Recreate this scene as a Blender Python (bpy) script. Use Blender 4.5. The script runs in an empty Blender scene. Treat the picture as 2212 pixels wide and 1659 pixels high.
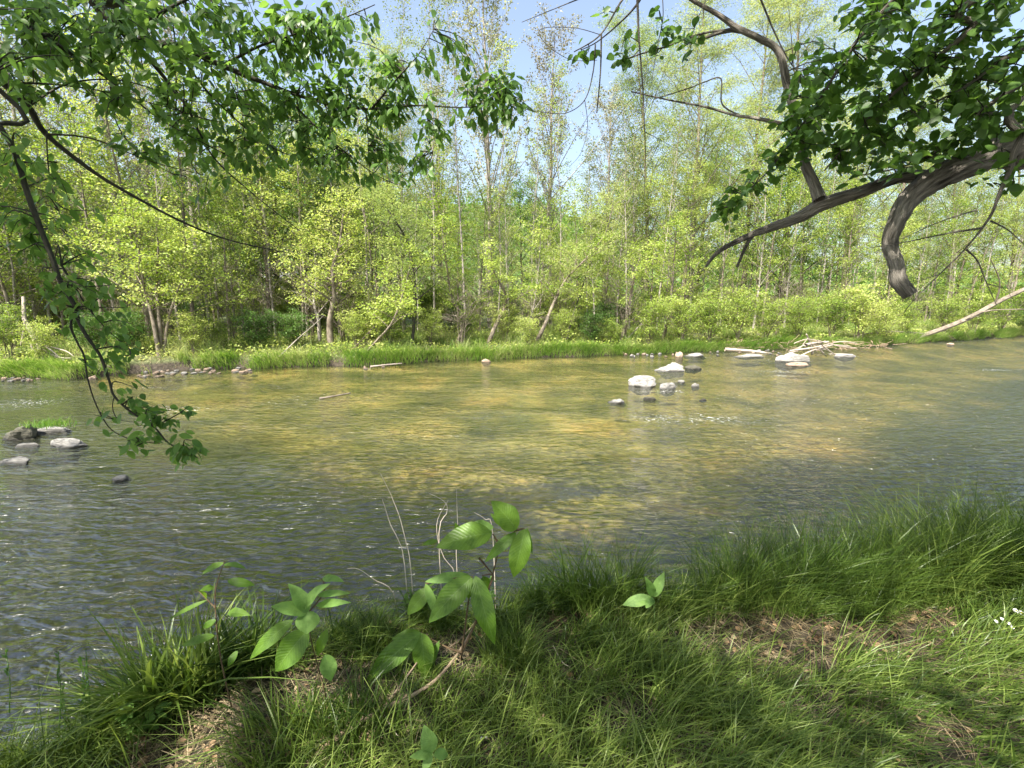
import bpy, bmesh, math, random
import numpy as np
from mathutils import Vector, Matrix, noise as mnoise
scene = bpy.context.scene
R_ = np.random.default_rng(7)
# ------------------------------------------------------------------ camera, sky, sun
FPX = 1013.0; CX, CY = 1106.0, 829.5; PITCH = math.radians(10.2); CAMZ = 2.2
cam = bpy.data.cameras.new('camera'); camo = bpy.data.objects.new('camera', cam)
scene.collection.objects.link(camo); scene.camera = camo
camo.location = (0, 0, CAMZ); camo.rotation_euler = (math.pi/2 - PITCH, 0, 0)
cam.sensor_width = 36; cam.lens = 36*FPX/2212.0; cam.clip_start = 0.05; cam.clip_end = 1500
SUN_EL = math.radians(54); SUN_AZ = math.radians(38)     # sun behind the camera, to its left
sdir = Vector((-math.sin(SUN_AZ)*math.cos(SUN_EL), -math.cos(SUN_AZ)*math.cos(SUN_EL), math.sin(SUN_EL)))
w = bpy.data.worlds.new('World'); scene.world = w; w.use_nodes = True
nt = w.node_tree; bg = nt.nodes['Background']
sky = nt.nodes.new('ShaderNodeTexSky'); sky.sky_type = 'NISHITA'; sky.sun_disc = False
sky.sun_elevation = SUN_EL; sky.sun_rotation = math.atan2(sdir.x, sdir.y); sky.air_density = 1.1; sky.dust_density = 3.0; sky.ozone_density = 1.5
hz_ = nt.nodes.new('ShaderNodeHueSaturation'); hz_.inputs['Saturation'].default_value = .85; hz_.inputs['Value'].default_value = 1.15
nt.links.new(sky.outputs[0], hz_.inputs['Color']); nt.links.new(hz_.outputs[0], bg.inputs[0]); bg.inputs[1].default_value = 0.105
sl = bpy.data.lights.new('sun', 'SUN'); sl.energy = 5.0; sl.angle = math.radians(0.5); sl.color = (1, .95, .85)
so = bpy.data.objects.new('sun', sl); scene.collection.objects.link(so)
so.rotation_euler = (-sdir).to_track_quat('-Z', 'Y').to_euler(); so.location = sdir*60
scene.view_settings.view_transform = 'Standard'; scene.view_settings.look = 'None'
scene.view_settings.exposure = 1.5; scene.view_settings.gamma = 1.0
cy = scene.cycles
cy.max_bounces = 8; cy.diffuse_bounces = 3; cy.glossy_bounces = 3; cy.transmission_bounces = 4; cy.transparent_max_bounces = 8
cy.sample_clamp_indirect = 4; cy.sample_clamp_direct = 5; cy.use_denoising = True
try: cy.denoiser = 'OPENIMAGEDENOISE'
except Exception: pass

# ------------------------------------------------------------------ picture <-> world helpers
cp, sp = math.cos(PITCH), math.sin(PITCH)
def ray(px, py):
    x = (px-CX)/FPX; y = (CY-py)/FPX
    return np.array([x, cp + y*sp, -sp + y*cp])
def G(px, py, z=0.0):
    r = ray(px, py); t = (z-CAMZ)/r[2]
    return np.array([r[0]*t, r[1]*t, z])
def D(px, py, Y):
    r = ray(px, py); t = Y/r[1]
    return np.array([r[0]*t, Y, CAMZ + r[2]*t])
def proj(P):
    P = np.asarray(P); x = P[..., 0]; y = P[..., 1]; z = P[..., 2]-CAMZ
    d = y*cp - z*sp; u = y*sp + z*cp
    d = np.where(d < .05, .05, d)
    return CX + FPX*x/d, CY - FPX*u/d
def nrm(v):
    v = np.asarray(v, float); return v/np.maximum(np.linalg.norm(v, axis=-1, keepdims=True), 1e-9)

# ------------------------------------------------------------------ mesh builder
class MB:
    def __init__(s): s.V = []; s.Q = []; s.T = []; s.U = []; s.n = 0
    def add(s, V, Q=None, T=None, U=None):
        V = np.asarray(V, float).reshape(-1, 3)
        if U is None: U = V[:, :2]
        s.V.append(V); s.U.append(np.asarray(U, float).reshape(-1, 2))
        if Q is not None and len(Q): s.Q.append(np.asarray(Q, int).reshape(-1, 4)+s.n)
        if T is not None and len(T): s.T.append(np.asarray(T, int).reshape(-1, 3)+s.n)
        s.n += len(V)
    def mesh(s, name, smooth=True):
        me = bpy.data.meshes.new(name)
        if not s.n: return me
        V = np.concatenate(s.V); U = np.concatenate(s.U)
        Q = np.concatenate(s.Q) if s.Q else np.zeros((0, 4), int)
        T = np.concatenate(s.T) if s.T else np.zeros((0, 3), int)
        idx = np.concatenate([Q.ravel(), T.ravel()]).astype(np.int32)
        st = np.concatenate([np.arange(len(Q))*4, len(Q)*4 + np.arange(len(T))*3]).astype(np.int32)
        me.vertices.add(len(V)); me.vertices.foreach_set('co', V.astype(np.float32).ravel())
        me.loops.add(len(idx)); me.loops.foreach_set('vertex_index', idx)
        me.polygons.add(len(st)); me.polygons.foreach_set('loop_start', st)
        uv = me.uv_layers.new(name='UVMap'); uv.data.foreach_set('uv', U[idx].astype(np.float32).ravel())
        me.update(calc_edges=True)
        if smooth: me.polygons.foreach_set('use_smooth', np.ones(len(st), bool))
        return me
    def build(s, name, mat, parent=None, smooth=True):
        me = s.mesh(name, smooth); me.materials.append(mat)
        o = bpy.data.objects.new(name, me); scene.collection.objects.link(o)
        if parent is not None: o.parent = parent
        return o
def tag(o, label=None, cat=None, group=None, kind=None):
    if label: o['label'] = label
    if cat: o['category'] = cat
    if group: o['group'] = group
    if kind: o['kind'] = kind
    return o
def empty(name, loc, label, cat, group=None):
    o = bpy.data.objects.new(name, None); scene.collection.objects.link(o); o.location = tuple(loc)
    o.empty_display_size = .2
    return tag(o, label, cat, group)
def keep(o, root):      # world-space mesh data under an Empty standing elsewhere
    o.parent = root; o.matrix_parent_inverse = Matrix.Translation(-root.location); return o
def copy_thing(root, loc, rz, s, label=None, group=None):
    r = root.copy(); scene.collection.objects.link(r); r.location = loc; r.rotation_euler = (0, 0, rz); r.scale = (s, s, s)
    if label: r['label'] = label
    if group: r['group'] = group
    for ch in list(root.children):
        c = ch.copy(); scene.collection.objects.link(c); c.parent = r
    return r

def spline(P, n):
    P = np.asarray(P, float); m = len(P)
    if m == 2: return P[0] + (P[1]-P[0])*np.linspace(0, 1, n)[:, None]
    t = np.linspace(0, m-1, n); i = np.clip(t.astype(int), 0, m-2); f = (t-i)[:, None]
    p0 = P[np.clip(i-1, 0, m-1)]; p1 = P[i]; p2 = P[i+1]; p3 = P[np.clip(i+2, 0, m-1)]
    return .5*((2*p1)+(-p0+p2)*f+(2*p0-5*p1+4*p2-p3)*f*f+(-p0+3*p1-3*p2+p3)*f**3)
def tube(mb, P, R, k=5, rough=0.0, cap=False, rng=R_, ridge=0.0):
    P = np.asarray(P, float); n = len(P); R = np.broadcast_to(np.asarray(R, float), (n,)).copy()
    T = nrm(np.gradient(P, axis=0))
    ref = np.array([0, 0, 1.0]) if abs(T[0][2]) < .8 else np.array([1.0, 0, 0])
    A = np.cross(T, ref); ln_ = np.linalg.norm(A, axis=1)
    if ln_.min() < .35 or (A[1:]*A[:-1]).sum(1).min() < 0:
        a0 = nrm(A[0] if ln_[0] > .2 else np.cross(T[0], [0, 1, .2])); L_ = [a0]
        for t_ in T[1:]: a0 = a0 - t_*np.dot(a0, t_); a0 = a0/max(1e-9, np.linalg.norm(a0)); L_.append(a0)
        A = np.array(L_)
    A = nrm(A); B = np.cross(T, A)
    a = np.linspace(0, 2*np.pi, k+1)
    rr = np.ones((n, k+1))
    if rough: 
        rr += rough*rng.normal(size=(n, k+1)); rr[:, -1] = rr[:, 0]
    if ridge:
        ll = np.concatenate([[0], np.cumsum(np.linalg.norm(np.diff(P, axis=0), axis=1))])
        for ii in range(n):
            for jj in range(k):
                an = a[jj]; tw = an + .5*math.sin(ll[ii]*2.1)
                f = mnoise.noise(Vector((math.cos(tw)*3.8, math.sin(tw)*3.8, ll[ii]*6.5))); f2 = mnoise.noise(Vector((math.cos(tw)*7, math.sin(tw)*7, ll[ii]*9+5)))
                rr[ii, jj] += ridge*((1-2.6*abs(f)) + .5*f2)
        rr[:, -1] = rr[:, 0]
    V = P[:, None] + (A[:, None]*np.cos(a)[None, :, None] + B[:, None]*np.sin(a)[None, :, None])*(R[:, None]*rr)[..., None]
    L = np.concatenate([[0], np.cumsum(np.linalg.norm(np.diff(P, axis=0), axis=1))])
    U = np.stack(np.broadcast_arrays(np.linspace(0, 1, k+1)[None], L[:, None]), -1)
    i = np.arange(n-1)[:, None]*(k+1) + np.arange(k)[None]
    Q = np.stack([i, i+1, i+k+2, i+k+1], -1).reshape(-1, 4)
    Tr = None; V = V.reshape(-1, 3); U = U.reshape(-1, 2)
    if cap:
        V = np.concatenate([V, P[-1:] + T[-1:]*R[-1]*.25]); U = np.concatenate([U, U[-1:]])
        b = (n-1)*(k+1); Tr = [[b+j, b+j+1, len(V)-1] for j in range(k)]
    mb.add(V, Q, Tr, U)
# leaf templates: columns x (length), y (half-width), z (lift); U carries (length, side)
def leaf_tmpl(nu, width, curl=.12, fold=.18, peak=.85):
    V = []; U = []
    for i in range(nu+1):
        u = i/nu; wd = width*.5*max(.02, math.sin(math.pi*min(1, u**peak)))**.85 if 0 < i < nu else 0.0
        zc = -curl*u*u
        for v in (-1, 0, 1):
            V.append((u, v*wd, zc + fold*wd*abs(v))); U.append((u, v))
    Q = []
    for i in range(nu):
        for j in range(2):
            a = i*3+j; Q.append((a, a+1, a+4, a+3))
    return np.array(V), np.array(Q), np.array(U, float)
FARLEAF = (np.array([(0, 0, 0), (.45, -.36, .05), (1, 0, -.1), (.5, .36, .05)]), np.array([(0, 1, 2, 3)]), np.array([(0, 0), (.5, -1), (1, 0), (.5, 1)], float))
NARROW = (np.array([(0, 0, 0), (.45, -.14, .03), (1, 0, -.1), (.5, .14, .03)]), np.array([(0, 1, 2, 3)]), np.array([(0, 0), (.5, -1), (1, 0), (.5, 1)], float))
OVAL = leaf_tmpl(4, .46); BROAD = leaf_tmpl(4, .74, .1, .15, .75)
def leaves(mb, P, Dr, N, S, tm):
    V0, Q0, U0 = tm; P = np.asarray(P); n = len(P)
    if n == 0: return
    X = nrm(Dr); Y = nrm(np.cross(N, X)); Z = np.cross(X, Y); S = np.broadcast_to(np.asarray(S, float), (n,))
    V = P[:, None] + (X[:, None]*V0[None, :, 0:1] + Y[:, None]*V0[None, :, 1:2] + Z[:, None]*V0[None, :, 2:3])*S[:, None, None]
    m = len(V0); Q = Q0[None] + (np.arange(n)*m)[:, None, None]
    mb.add(V.reshape(-1, 3), Q.reshape(-1, 4), None, np.tile(U0, (n, 1)))
def blades(mb, P, H, lean, Wd, seg=3, tip=.15):
    """grass blades: P bases (n,3), H lengths, lean (n,2) horizontal bend fraction, Wd widths"""
    n = len(P); t = np.linspace(0, 1, seg+1)
    bx = lean*H[:, None]
    C = P[:, None] + np.stack([bx[:, 0:1]*t**2, bx[:, 1:2]*t**2, H[:, None]*(t - .30*np.linalg.norm(lean, axis=1)[:, None]*t**2)], -1)
    a = R_.uniform(0, 2*np.pi, n); s = np.stack([np.cos(a), np.sin(a), 0*a], -1)
    wd = Wd[:, None]*(1-(1-tip)*t**1.5)*.5
    V = np.stack([C - s[:, None]*wd[..., None], C + s[:, None]*wd[..., None]], 2)   # n,seg+1,2,3
    U = np.broadcast_to(np.stack([np.stack([t, -np.ones_like(t)], -1), np.stack([t, np.ones_like(t)], -1)], 1)[None], (n, seg+1, 2, 2))
    b = (np.arange(n)*(seg+1)*2)[:, None] + (np.arange(seg)*2)[None]
    Q = np.stack([b, b+1, b+3, b+2], -1).reshape(-1, 4)
    mb.add(V.reshape(-1, 3), Q, None, U.reshape(-1, 2))

# ------------------------------------------------------------------ materials
def newmat(name):
    m = bpy.data.materials.new(name); m.use_nodes = True; t = m.node_tree
    for n in list(t.nodes): t.nodes.remove(n)
    out = t.nodes.new('ShaderNodeOutputMaterial'); return m, t, out
def N(t, typ, **kw):
    n = t.nodes.new(typ)
    for k, v in kw.items():
        if k in n.inputs: n.inputs[k].default_value = v
        else: setattr(n, k, v)
    return n
def ramp(t, src, stops):
    r = t.nodes.new('ShaderNodeValToRGB'); e = r.color_ramp.elements
    while len(e) < len(stops): e.new(.5)
    for i, (p, c) in enumerate(stops): e[i].position = p; e[i].color = (*c, 1)
    t.links.new(src, r.inputs[0]); return r.outputs[0]
def leafmat(name, cols, trans=.35, rough=.5, tcol=None, spec=.3, vein=False, objvar=True):
    m, t, out = newmat(name); L = t.links.new
    g = N(t, 'ShaderNodeNewGeometry'); 
    tc = N(t, 'ShaderNodeTexCoord'); nz = N(t, 'ShaderNodeTexNoise', Scale=.9, Detail=1.0); L(tc.outputs['Object'], nz.inputs['Vector'])
    oi = N(t, 'ShaderNodeObjectInfo')
    a = N(t, 'ShaderNodeMath', operation='MULTIPLY_ADD'); L(g.outputs['Random Per Island'], a.inputs[0]); a.inputs[1].default_value = .6; a.inputs[2].default_value = -.25
    b = N(t, 'ShaderNodeMath', operation='ADD'); L(a.outputs[0], b.inputs[0]); L(nz.outputs[0], b.inputs[1])
    if objvar:
        c0 = N(t, 'ShaderNodeMath', operation='MULTIPLY_ADD'); L(oi.outputs['Random'], c0.inputs[0]); c0.inputs[1].default_value = .5; c0.inputs[2].default_value = -.25
        c1 = N(t, 'ShaderNodeMath', operation='ADD'); L(c0.outputs[0], c1.inputs[0]); L(b.outputs[0], c1.inputs[1]); b = c1
    n = len(cols); col = ramp(t, b.outputs[0], [(i/(n-1), c) for i, c in enumerate(cols)])
    bs = N(t, 'ShaderNodeBsdfPrincipled', Roughness=rough); bs.inputs['Specular IOR Level'].default_value = spec
    tr = N(t, 'ShaderNodeBsdfTranslucent')
    hs = N(t, 'ShaderNodeHueSaturation', Hue=.485, Saturation=1.1, Value=1.7); L(col, hs.inputs['Color'])
    if vein:
        uv = N(t, 'ShaderNodeUVMap'); sx = N(t, 'ShaderNodeSeparateXYZ'); L(uv.outputs[0], sx.inputs[0])
        ab = N(t, 'ShaderNodeMath', operation='ABSOLUTE'); L(sx.outputs[1], ab.inputs[0])
        k1 = N(t, 'ShaderNodeMath', operation='MULTIPLY_ADD'); L(ab.outputs[0], k1.inputs[0]); k1.inputs[1].default_value = -.22; L(sx.outputs[0], k1.inputs[2])
        k2 = N(t, 'ShaderNodeMath', operation='MULTIPLY'); L(k1.outputs[0], k2.inputs[0]); k2.inputs[1].default_value = 44
        k3 = N(t, 'ShaderNodeMath', operation='SINE'); L(k2.outputs[0], k3.inputs[0])
        k4 = N(t, 'ShaderNodeMath', operation='ABSOLUTE'); L(k3.outputs[0], k4.inputs[0])
        mr = N(t, 'ShaderNodeMath', operation='LESS_THAN'); L(ab.outputs[0], mr.inputs[0]); mr.inputs[1].default_value = .035
        lt = N(t, 'ShaderNodeMath', operation='LESS_THAN'); L(k4.outputs[0], lt.inputs[0]); lt.inputs[1].default_value = .14
        mx = N(t, 'ShaderNodeMath', operation='MAXIMUM'); L(mr.outputs[0], mx.inputs[0]); L(lt.outputs[0], mx.inputs[1])
        m2 = N(t, 'ShaderNodeMath', operation='MULTIPLY'); L(mx.outputs[0], m2.inputs[0]); m2.inputs[1].default_value = .28
        mc = N(t, 'ShaderNodeMix', data_type='RGBA'); L(m2.outputs[0], mc.inputs[0]); L(col, mc.inputs[6]); mc.inputs[7].default_value = (.25, .36, .12, 1)
        col = mc.outputs[2]
        bp = N(t, 'ShaderNodeBump', Strength=.35, Distance=.003); L(k4.outputs[0], bp.inputs['Height']); L(bp.outputs[0], bs.inputs['Normal'])
    if vein:
        nb = N(t, 'ShaderNodeTexNoise', Scale=22.0, Detail=5.0, Roughness=.65); L(tc.outputs['Object'], nb.inputs['Vector'])
        cb = ramp(t, nb.outputs[0], [(.35, (.62, .66, .6)), (.55, (1, 1, 1)), (.72, (1.0, .98, .8))])
        mb2 = N(t, 'ShaderNodeMix', data_type='RGBA', blend_type='MULTIPLY'); mb2.inputs[0].default_value = 1; L(col, mb2.inputs[6]); L(cb, mb2.inputs[7]); col = mb2.outputs[2]; L(col, hs.inputs['Color'])
    L(col, bs.inputs['Base Color']); L(hs.outputs[0], tr.inputs[0])
    mix = N(t, 'ShaderNodeMixShader'); mix.inputs[0].default_value = trans
    L(bs.outputs[0], mix.inputs[1]); L(tr.outputs[0], mix.inputs[2]); L(mix.outputs[0], out.inputs[0]); return m
def barkmat(name, dark, light, scl=(9, 7), bump=.6, dist=.02, moss=None):
    m, t, out = newmat(name); L = t.links.new
    uv = N(t, 'ShaderNodeUVMap'); mp = N(t, 'ShaderNodeMapping'); mp.inputs['Scale'].default_value = (scl[0], scl[1], 1); L(uv.outputs[0], mp.inputs[0])
    nz = N(t, 'ShaderNodeTexNoise', Scale=1.0, Detail=6.0, Roughness=.65, Distortion=.6); L(mp.outputs[0], nz.inputs['Vector'])
    tc = N(t, 'ShaderNodeTexCoord'); n2 = N(t, 'ShaderNodeTexNoise', Scale=3.0, Detail=3.0); L(tc.outputs['Object'], n2.inputs['Vector'])
    ad = N(t, 'ShaderNodeMath', operation='MULTIPLY_ADD'); L(n2.outputs[0], ad.inputs[0]); ad.inputs[1].default_value = .5; L(nz.outputs[0], ad.inputs[2])
    st = [(.5, dark), (.95, light)]
    if moss: st = [(.5, dark), (.8, light), (1.0, moss)]
    col = ramp(t, ad.outputs[0], st)
    bs = N(t, 'ShaderNodeBsdfPrincipled', Roughness=.85); bs.inputs['Specular IOR Level'].default_value = .2
    bp = N(t, 'ShaderNodeBump', Strength=bump, Distance=dist); L(nz.outputs[0], bp.inputs['Height']); L(bp.outputs[0], bs.inputs['Normal'])
    L(col, bs.inputs['Base Color']); L(bs.outputs[0], out.inputs[0]); return m
YG = [(.07, .14, .02), (.17, .26, .04), (.30, .38, .08), (.46, .50, .17)]
M = {}
M['leaf_young'] = leafmat('leaf_young', YG, .38, .5)
M['leaf_lime'] = leafmat('leaf_lime', [(.16, .25, .04), (.28, .37, .07), (.43, .50, .16)], .4)
M['leaf_willow'] = leafmat('leaf_willow', [(.12, .20, .05), (.23, .31, .08), (.38, .42, .15)], .42)
M['leaf_olive'] = leafmat('leaf_olive', [(.08, .12, .03), (.16, .21, .05), (.27, .30, .10)], .35)
M['leaf_green'] = leafmat('leaf_green', [(.045, .10, .02), (.08, .16, .03), (.15, .25, .06)], .35)
M['leaf_bud'] = leafmat('leaf_bud', [(.20, .18, .12), (.27, .27, .15), (.30, .34, .15)], .2)
M['leaf_near'] = leafmat('leaf_near', [(.06, .12, .025), (.09, .18, .04), (.14, .25, .055), (.24, .36, .09)], .52, .4, spec=.4)
M['leaf_dark'] = leafmat('leaf_dark', [(.045, .10, .022), (.075, .155, .03), (.12, .22, .045)], .48, .4, spec=.4)
M['leaf_big'] = leafmat('leaf_big', [(.065, .145, .015), (.095, .19, .02), (.13, .23, .03)], .42, .42, spec=.4, vein=True)
M['leaf_pale'] = leafmat('leaf_pale', [(.12, .24, .05), (.17, .30, .07), (.22, .36, .10)], .4, .45, vein=True)
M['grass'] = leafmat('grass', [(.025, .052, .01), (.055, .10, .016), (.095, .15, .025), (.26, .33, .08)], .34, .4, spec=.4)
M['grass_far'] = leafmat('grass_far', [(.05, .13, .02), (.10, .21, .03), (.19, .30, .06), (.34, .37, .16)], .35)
M['straw'] = leafmat('straw', [(.06, .04, .02), (.17, .13, .07), (.48, .40, .25)], .15, .7)
M['litter'] = leafmat('litter', [(.06, .035, .02), (.15, .09, .05), (.28, .18, .10), (.42, .32, .2)], .12, .7)
M['bark'] = barkmat('bark', (.025, .022, .018), (.38, .34, .29), (20, 7), 1.0, .03)
M['bark_dark'] = barkmat('bark_dark', (.02, .02, .016), (.075, .07, .05), (4, 20), .4, .01)
M['bark_far'] = barkmat('bark_far', (.07, .055, .04), (.26, .22, .17), (5, 4), .5, .02)
M['bark_pale'] = barkmat('bark_pale', (.15, .13, .11), (.40, .36, .31), (4, 5), .4, .01)
M['drift'] = barkmat('drift', (.14, .11, .09), (.46, .40, .33), (4, 6), .5, .01)
M['stick'] = barkmat('stick', (.16, .11, .07), (.40, .30, .21), (3, 30), .4, .005)
M['twig_pale'] = barkmat('twig_pale', (.40, .33, .26), (.65, .56, .46), (2, 30), .3, .003)
M['stem'] = barkmat('stem', (.05, .03, .02), (.14, .10, .05), (2, 30), .3, .003)
M['stem_green'] = barkmat('stem_green', (.06, .12, .03), (.16, .24, .07), (2, 30), .2, .003)

# ------------------------------------------------------------------ terrain
FE = np.array([G(x, y)[:2] for x, y in [(0, 814), (160, 818), (290, 804), (500, 795), (800, 789), (1000, 777), (1106, 774), (1330, 766), (1560, 758), (1800, 752), (1960, 741), (2212, 726)]])
FX = np.concatenate([[-90, -40], FE[:, 0], [60, 140]]); FY = np.concatenate([[-8, 6], FE[:, 1], [36, 55]])
def yfar(x): return np.interp(x, FX, FY) + .12*np.sin(x*1.7)+.06*np.sin(x*4.1+1)
NE = [(-60, -14), (-12, -3), (-4, .1), (-2.6, 1.3), (-2.15, 1.66), (-1.85, 1.85), (-1.5, 2.1), (-1.2, 2.38), (-.75, 2.62), (.2, 2.75), (1.2, 2.75), (2.6, 3.05), (4, 3.5), (7, 4.2), (14, 6.5), (60, 18), (120, 34)]
def ynear(x): return np.interp(x, [a for a, b in NE], [b for a, b in NE]) + .05*np.sin(x*5.2) + .03*np.sin(x*11)
def snz(x, y, s, k=0):
    return (np.sin(x*s+1.3*k+1.7*np.sin(y*s*.7+k)) * np.cos(y*s*1.1+.7*k+1.3*np.sin(x*s*.6-k)))
def hgt(x, y):
    x = np.asarray(x, float); y = np.asarray(y, float)
    s = y-ynear(x); f = yfar(x)-y
    near = .40 + .075*np.clip(-s-.25, 0, 30) + .03*snz(x, y, 2.3) + .012*snz(x, y, 7, 2)
    far = .02 + .22*np.clip((-f+.05)/.25, 0, 1) + .3*np.clip((-f-.2)/2.5, 0, 1) + .035*np.clip(-f-2, 0, 30) + .08*snz(x, y, .7, 3)
    hill = 30*np.clip((y-62-.25*x)/95, 0, 1)**1.2*np.clip(1-(x-10)/120, .35, 1)
    bed = -.14 - .36*np.clip(np.minimum(s, f*.9)/3.0, 0, 1) + .05*snz(x, y, 1.1, 1) + .03*snz(x, y, 3.1, 4)
    k = np.clip((s+.28)/.34, 0, 1); k = k*k*(3-2*k)
    z = near*(1-k) + bed*k
    k2 = np.clip((-f+.15)/.25, 0, 1); k2 = k2*k2*(3-2*k2)
    return z*(1-k2) + (far+hill)*k2
def spaced(lo, hi, n, c, p):
    t = np.linspace(-1, 1, n); a = np.sinh(t*p)/np.sinh(p)
    return np.where(a < 0, c + a*(c-lo), c + a*(hi-c))
xs = spaced(-170, 190, 420, 0.5, 4.6); ys = spaced(-30, 260, 520, 2.5, 4.6)
XX, YY = np.meshgrid(xs, ys); ZZ = hgt(XX, YY)
i = np.arange(len(ys)-1)[:, None]*len(xs) + np.arange(len(xs)-1)[None]
mb = MB(); mb.add(np.stack([XX, YY, ZZ], -1).reshape(-1, 3), np.stack([i, i+1, i+len(xs)+1, i+len(xs)], -1).reshape(-1, 4))
m, t, out = newmat('ground'); L = t.links.new
tc = N(t, 'ShaderNodeTexCoord'); sx = N(t, 'ShaderNodeSeparateXYZ'); L(tc.outputs['Object'], sx.inputs[0])
n1 = N(t, 'ShaderNodeTexNoise', Scale=.55, Detail=6.0, Roughness=.62); L(tc.outputs['Object'], n1.inputs['Vector'])
n2 = N(t, 'ShaderNodeTexNoise', Scale=14.0, Detail=6.0, Roughness=.7); L(tc.outputs['Object'], n2.inputs['Vector'])
vo = N(t, 'ShaderNodeTexVoronoi', Scale=9.0, Randomness=1.0); L(tc.outputs['Object'], vo.inputs['Vector'])
bed = ramp(t, n1.outputs[0], [(.34, (.12, .12, .06)), (.46, (.25, .23, .10)), (.56, (.40, .34, .16)), (.68, (.56, .41, .19))])
hs = N(t, 'ShaderNodeMix', data_type='RGBA', blend_type='MULTIPLY'); hs.inputs[0].default_value = .75; L(bed, hs.inputs[6])
st = ramp(t, vo.outputs['Color'], [(.1, (.45, .42, .35)), (.5, (.95, .95, .85)), (.9, (1.0, .85, .62))]); L(st, hs.inputs[7])
soil = ramp(t, n2.outputs[0], [(.3, (.02, .015, .01)), (.55, (.05, .038, .024)), (.75, (.10, .08, .05))])
wood = ramp(t, n2.outputs[0], [(.3, (.06, .07, .03)), (.55, (.10, .12, .04)), (.75, (.17, .16, .08))])
# bed painted darker towards near bank and sides, imitating light lost in deep water
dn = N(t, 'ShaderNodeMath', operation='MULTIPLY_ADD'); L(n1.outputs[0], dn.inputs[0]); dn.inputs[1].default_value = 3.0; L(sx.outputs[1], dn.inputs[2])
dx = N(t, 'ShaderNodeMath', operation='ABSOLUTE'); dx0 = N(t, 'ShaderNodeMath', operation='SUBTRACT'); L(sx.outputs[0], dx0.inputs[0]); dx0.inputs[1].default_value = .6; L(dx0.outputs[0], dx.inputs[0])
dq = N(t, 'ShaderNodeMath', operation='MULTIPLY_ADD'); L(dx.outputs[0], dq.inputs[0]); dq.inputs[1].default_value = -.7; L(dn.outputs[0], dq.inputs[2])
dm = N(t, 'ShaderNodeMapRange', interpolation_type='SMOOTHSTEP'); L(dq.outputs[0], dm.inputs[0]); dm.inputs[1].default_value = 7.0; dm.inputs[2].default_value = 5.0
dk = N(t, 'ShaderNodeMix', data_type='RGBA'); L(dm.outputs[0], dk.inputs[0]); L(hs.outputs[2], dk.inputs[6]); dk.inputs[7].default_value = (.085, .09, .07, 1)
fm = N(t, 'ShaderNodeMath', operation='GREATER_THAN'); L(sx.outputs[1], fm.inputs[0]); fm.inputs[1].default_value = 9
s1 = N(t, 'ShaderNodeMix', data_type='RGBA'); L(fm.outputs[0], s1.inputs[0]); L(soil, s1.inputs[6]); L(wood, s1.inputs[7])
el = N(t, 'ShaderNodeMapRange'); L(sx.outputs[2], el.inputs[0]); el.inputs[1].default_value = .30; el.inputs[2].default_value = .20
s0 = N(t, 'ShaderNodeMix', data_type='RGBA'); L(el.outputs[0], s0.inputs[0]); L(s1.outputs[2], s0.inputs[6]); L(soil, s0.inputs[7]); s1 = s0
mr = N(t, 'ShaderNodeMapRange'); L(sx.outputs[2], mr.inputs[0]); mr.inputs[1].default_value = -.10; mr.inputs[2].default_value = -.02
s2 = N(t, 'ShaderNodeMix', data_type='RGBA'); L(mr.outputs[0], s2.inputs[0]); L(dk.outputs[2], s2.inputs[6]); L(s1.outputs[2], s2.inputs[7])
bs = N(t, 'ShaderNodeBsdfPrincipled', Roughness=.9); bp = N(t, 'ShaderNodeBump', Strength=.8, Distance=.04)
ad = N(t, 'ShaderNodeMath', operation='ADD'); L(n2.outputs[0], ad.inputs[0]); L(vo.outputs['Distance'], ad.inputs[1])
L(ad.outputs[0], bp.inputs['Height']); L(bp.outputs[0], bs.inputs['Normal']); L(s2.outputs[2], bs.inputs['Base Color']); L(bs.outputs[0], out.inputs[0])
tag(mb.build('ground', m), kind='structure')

# ------------------------------------------------------------------ water
m, t, out = newmat('water'); L = t.links.new
tc = N(t, 'ShaderNodeTexCoord')
def wav(sc, rot, scale, det, dist=0.0):
    mp = N(t, 'ShaderNodeMapping'); mp.inputs['Scale'].default_value = sc; mp.inputs['Rotation'].default_value = (0, 0, rot); L(tc.outputs['Object'], mp.inputs[0])
    n = N(t, 'ShaderNodeTexNoise', Scale=scale, Detail=det, Roughness=.55, Distortion=dist); L(mp.outputs[0], n.inputs['Vector']); return n.outputs[0]
a = wav((1, 2.6, 1), -.18, 3.6, 2.0, .6); b = wav((1, 1.8, 1), .3, 12.0, 2.0, .3); c = wav((.5, 1.4, 1), -.2, .55, 2.0, .3)
m1 = N(t, 'ShaderNodeMath', operation='MULTIPLY_ADD'); L(b, m1.inputs[0]); m1.inputs[1].default_value = .22; L(a, m1.inputs[2])
pat = N(t, 'ShaderNodeMapRange'); L(c, pat.inputs[0]); pat.inputs[1].default_value = .35; pat.inputs[2].default_value = .68; pat.inputs[3].default_value = .2; pat.inputs[4].default_value = 1.3
gq = N(t, 'ShaderNodeSeparateXYZ'); L(tc.outputs['Object'], gq.inputs[0])
xr = N(t, 'ShaderNodeMath', operation='MULTIPLY_ADD'); L(gq.outputs[1], xr.inputs[0]); xr.inputs[1].default_value = -.35; L(gq.outputs[0], xr.inputs[2])
ra = N(t, 'ShaderNodeMapRange', interpolation_type='SMOOTHSTEP'); L(xr.outputs[0], ra.inputs[0]); ra.inputs[1].default_value = -.8; ra.inputs[2].default_value = 2.2
rb = N(t, 'ShaderNodeMapRange', interpolation_type='SMOOTHSTEP'); L(gq.outputs[1], rb.inputs[0]); rb.inputs[1].default_value = 7.0; rb.inputs[2].default_value = 4.2
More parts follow.
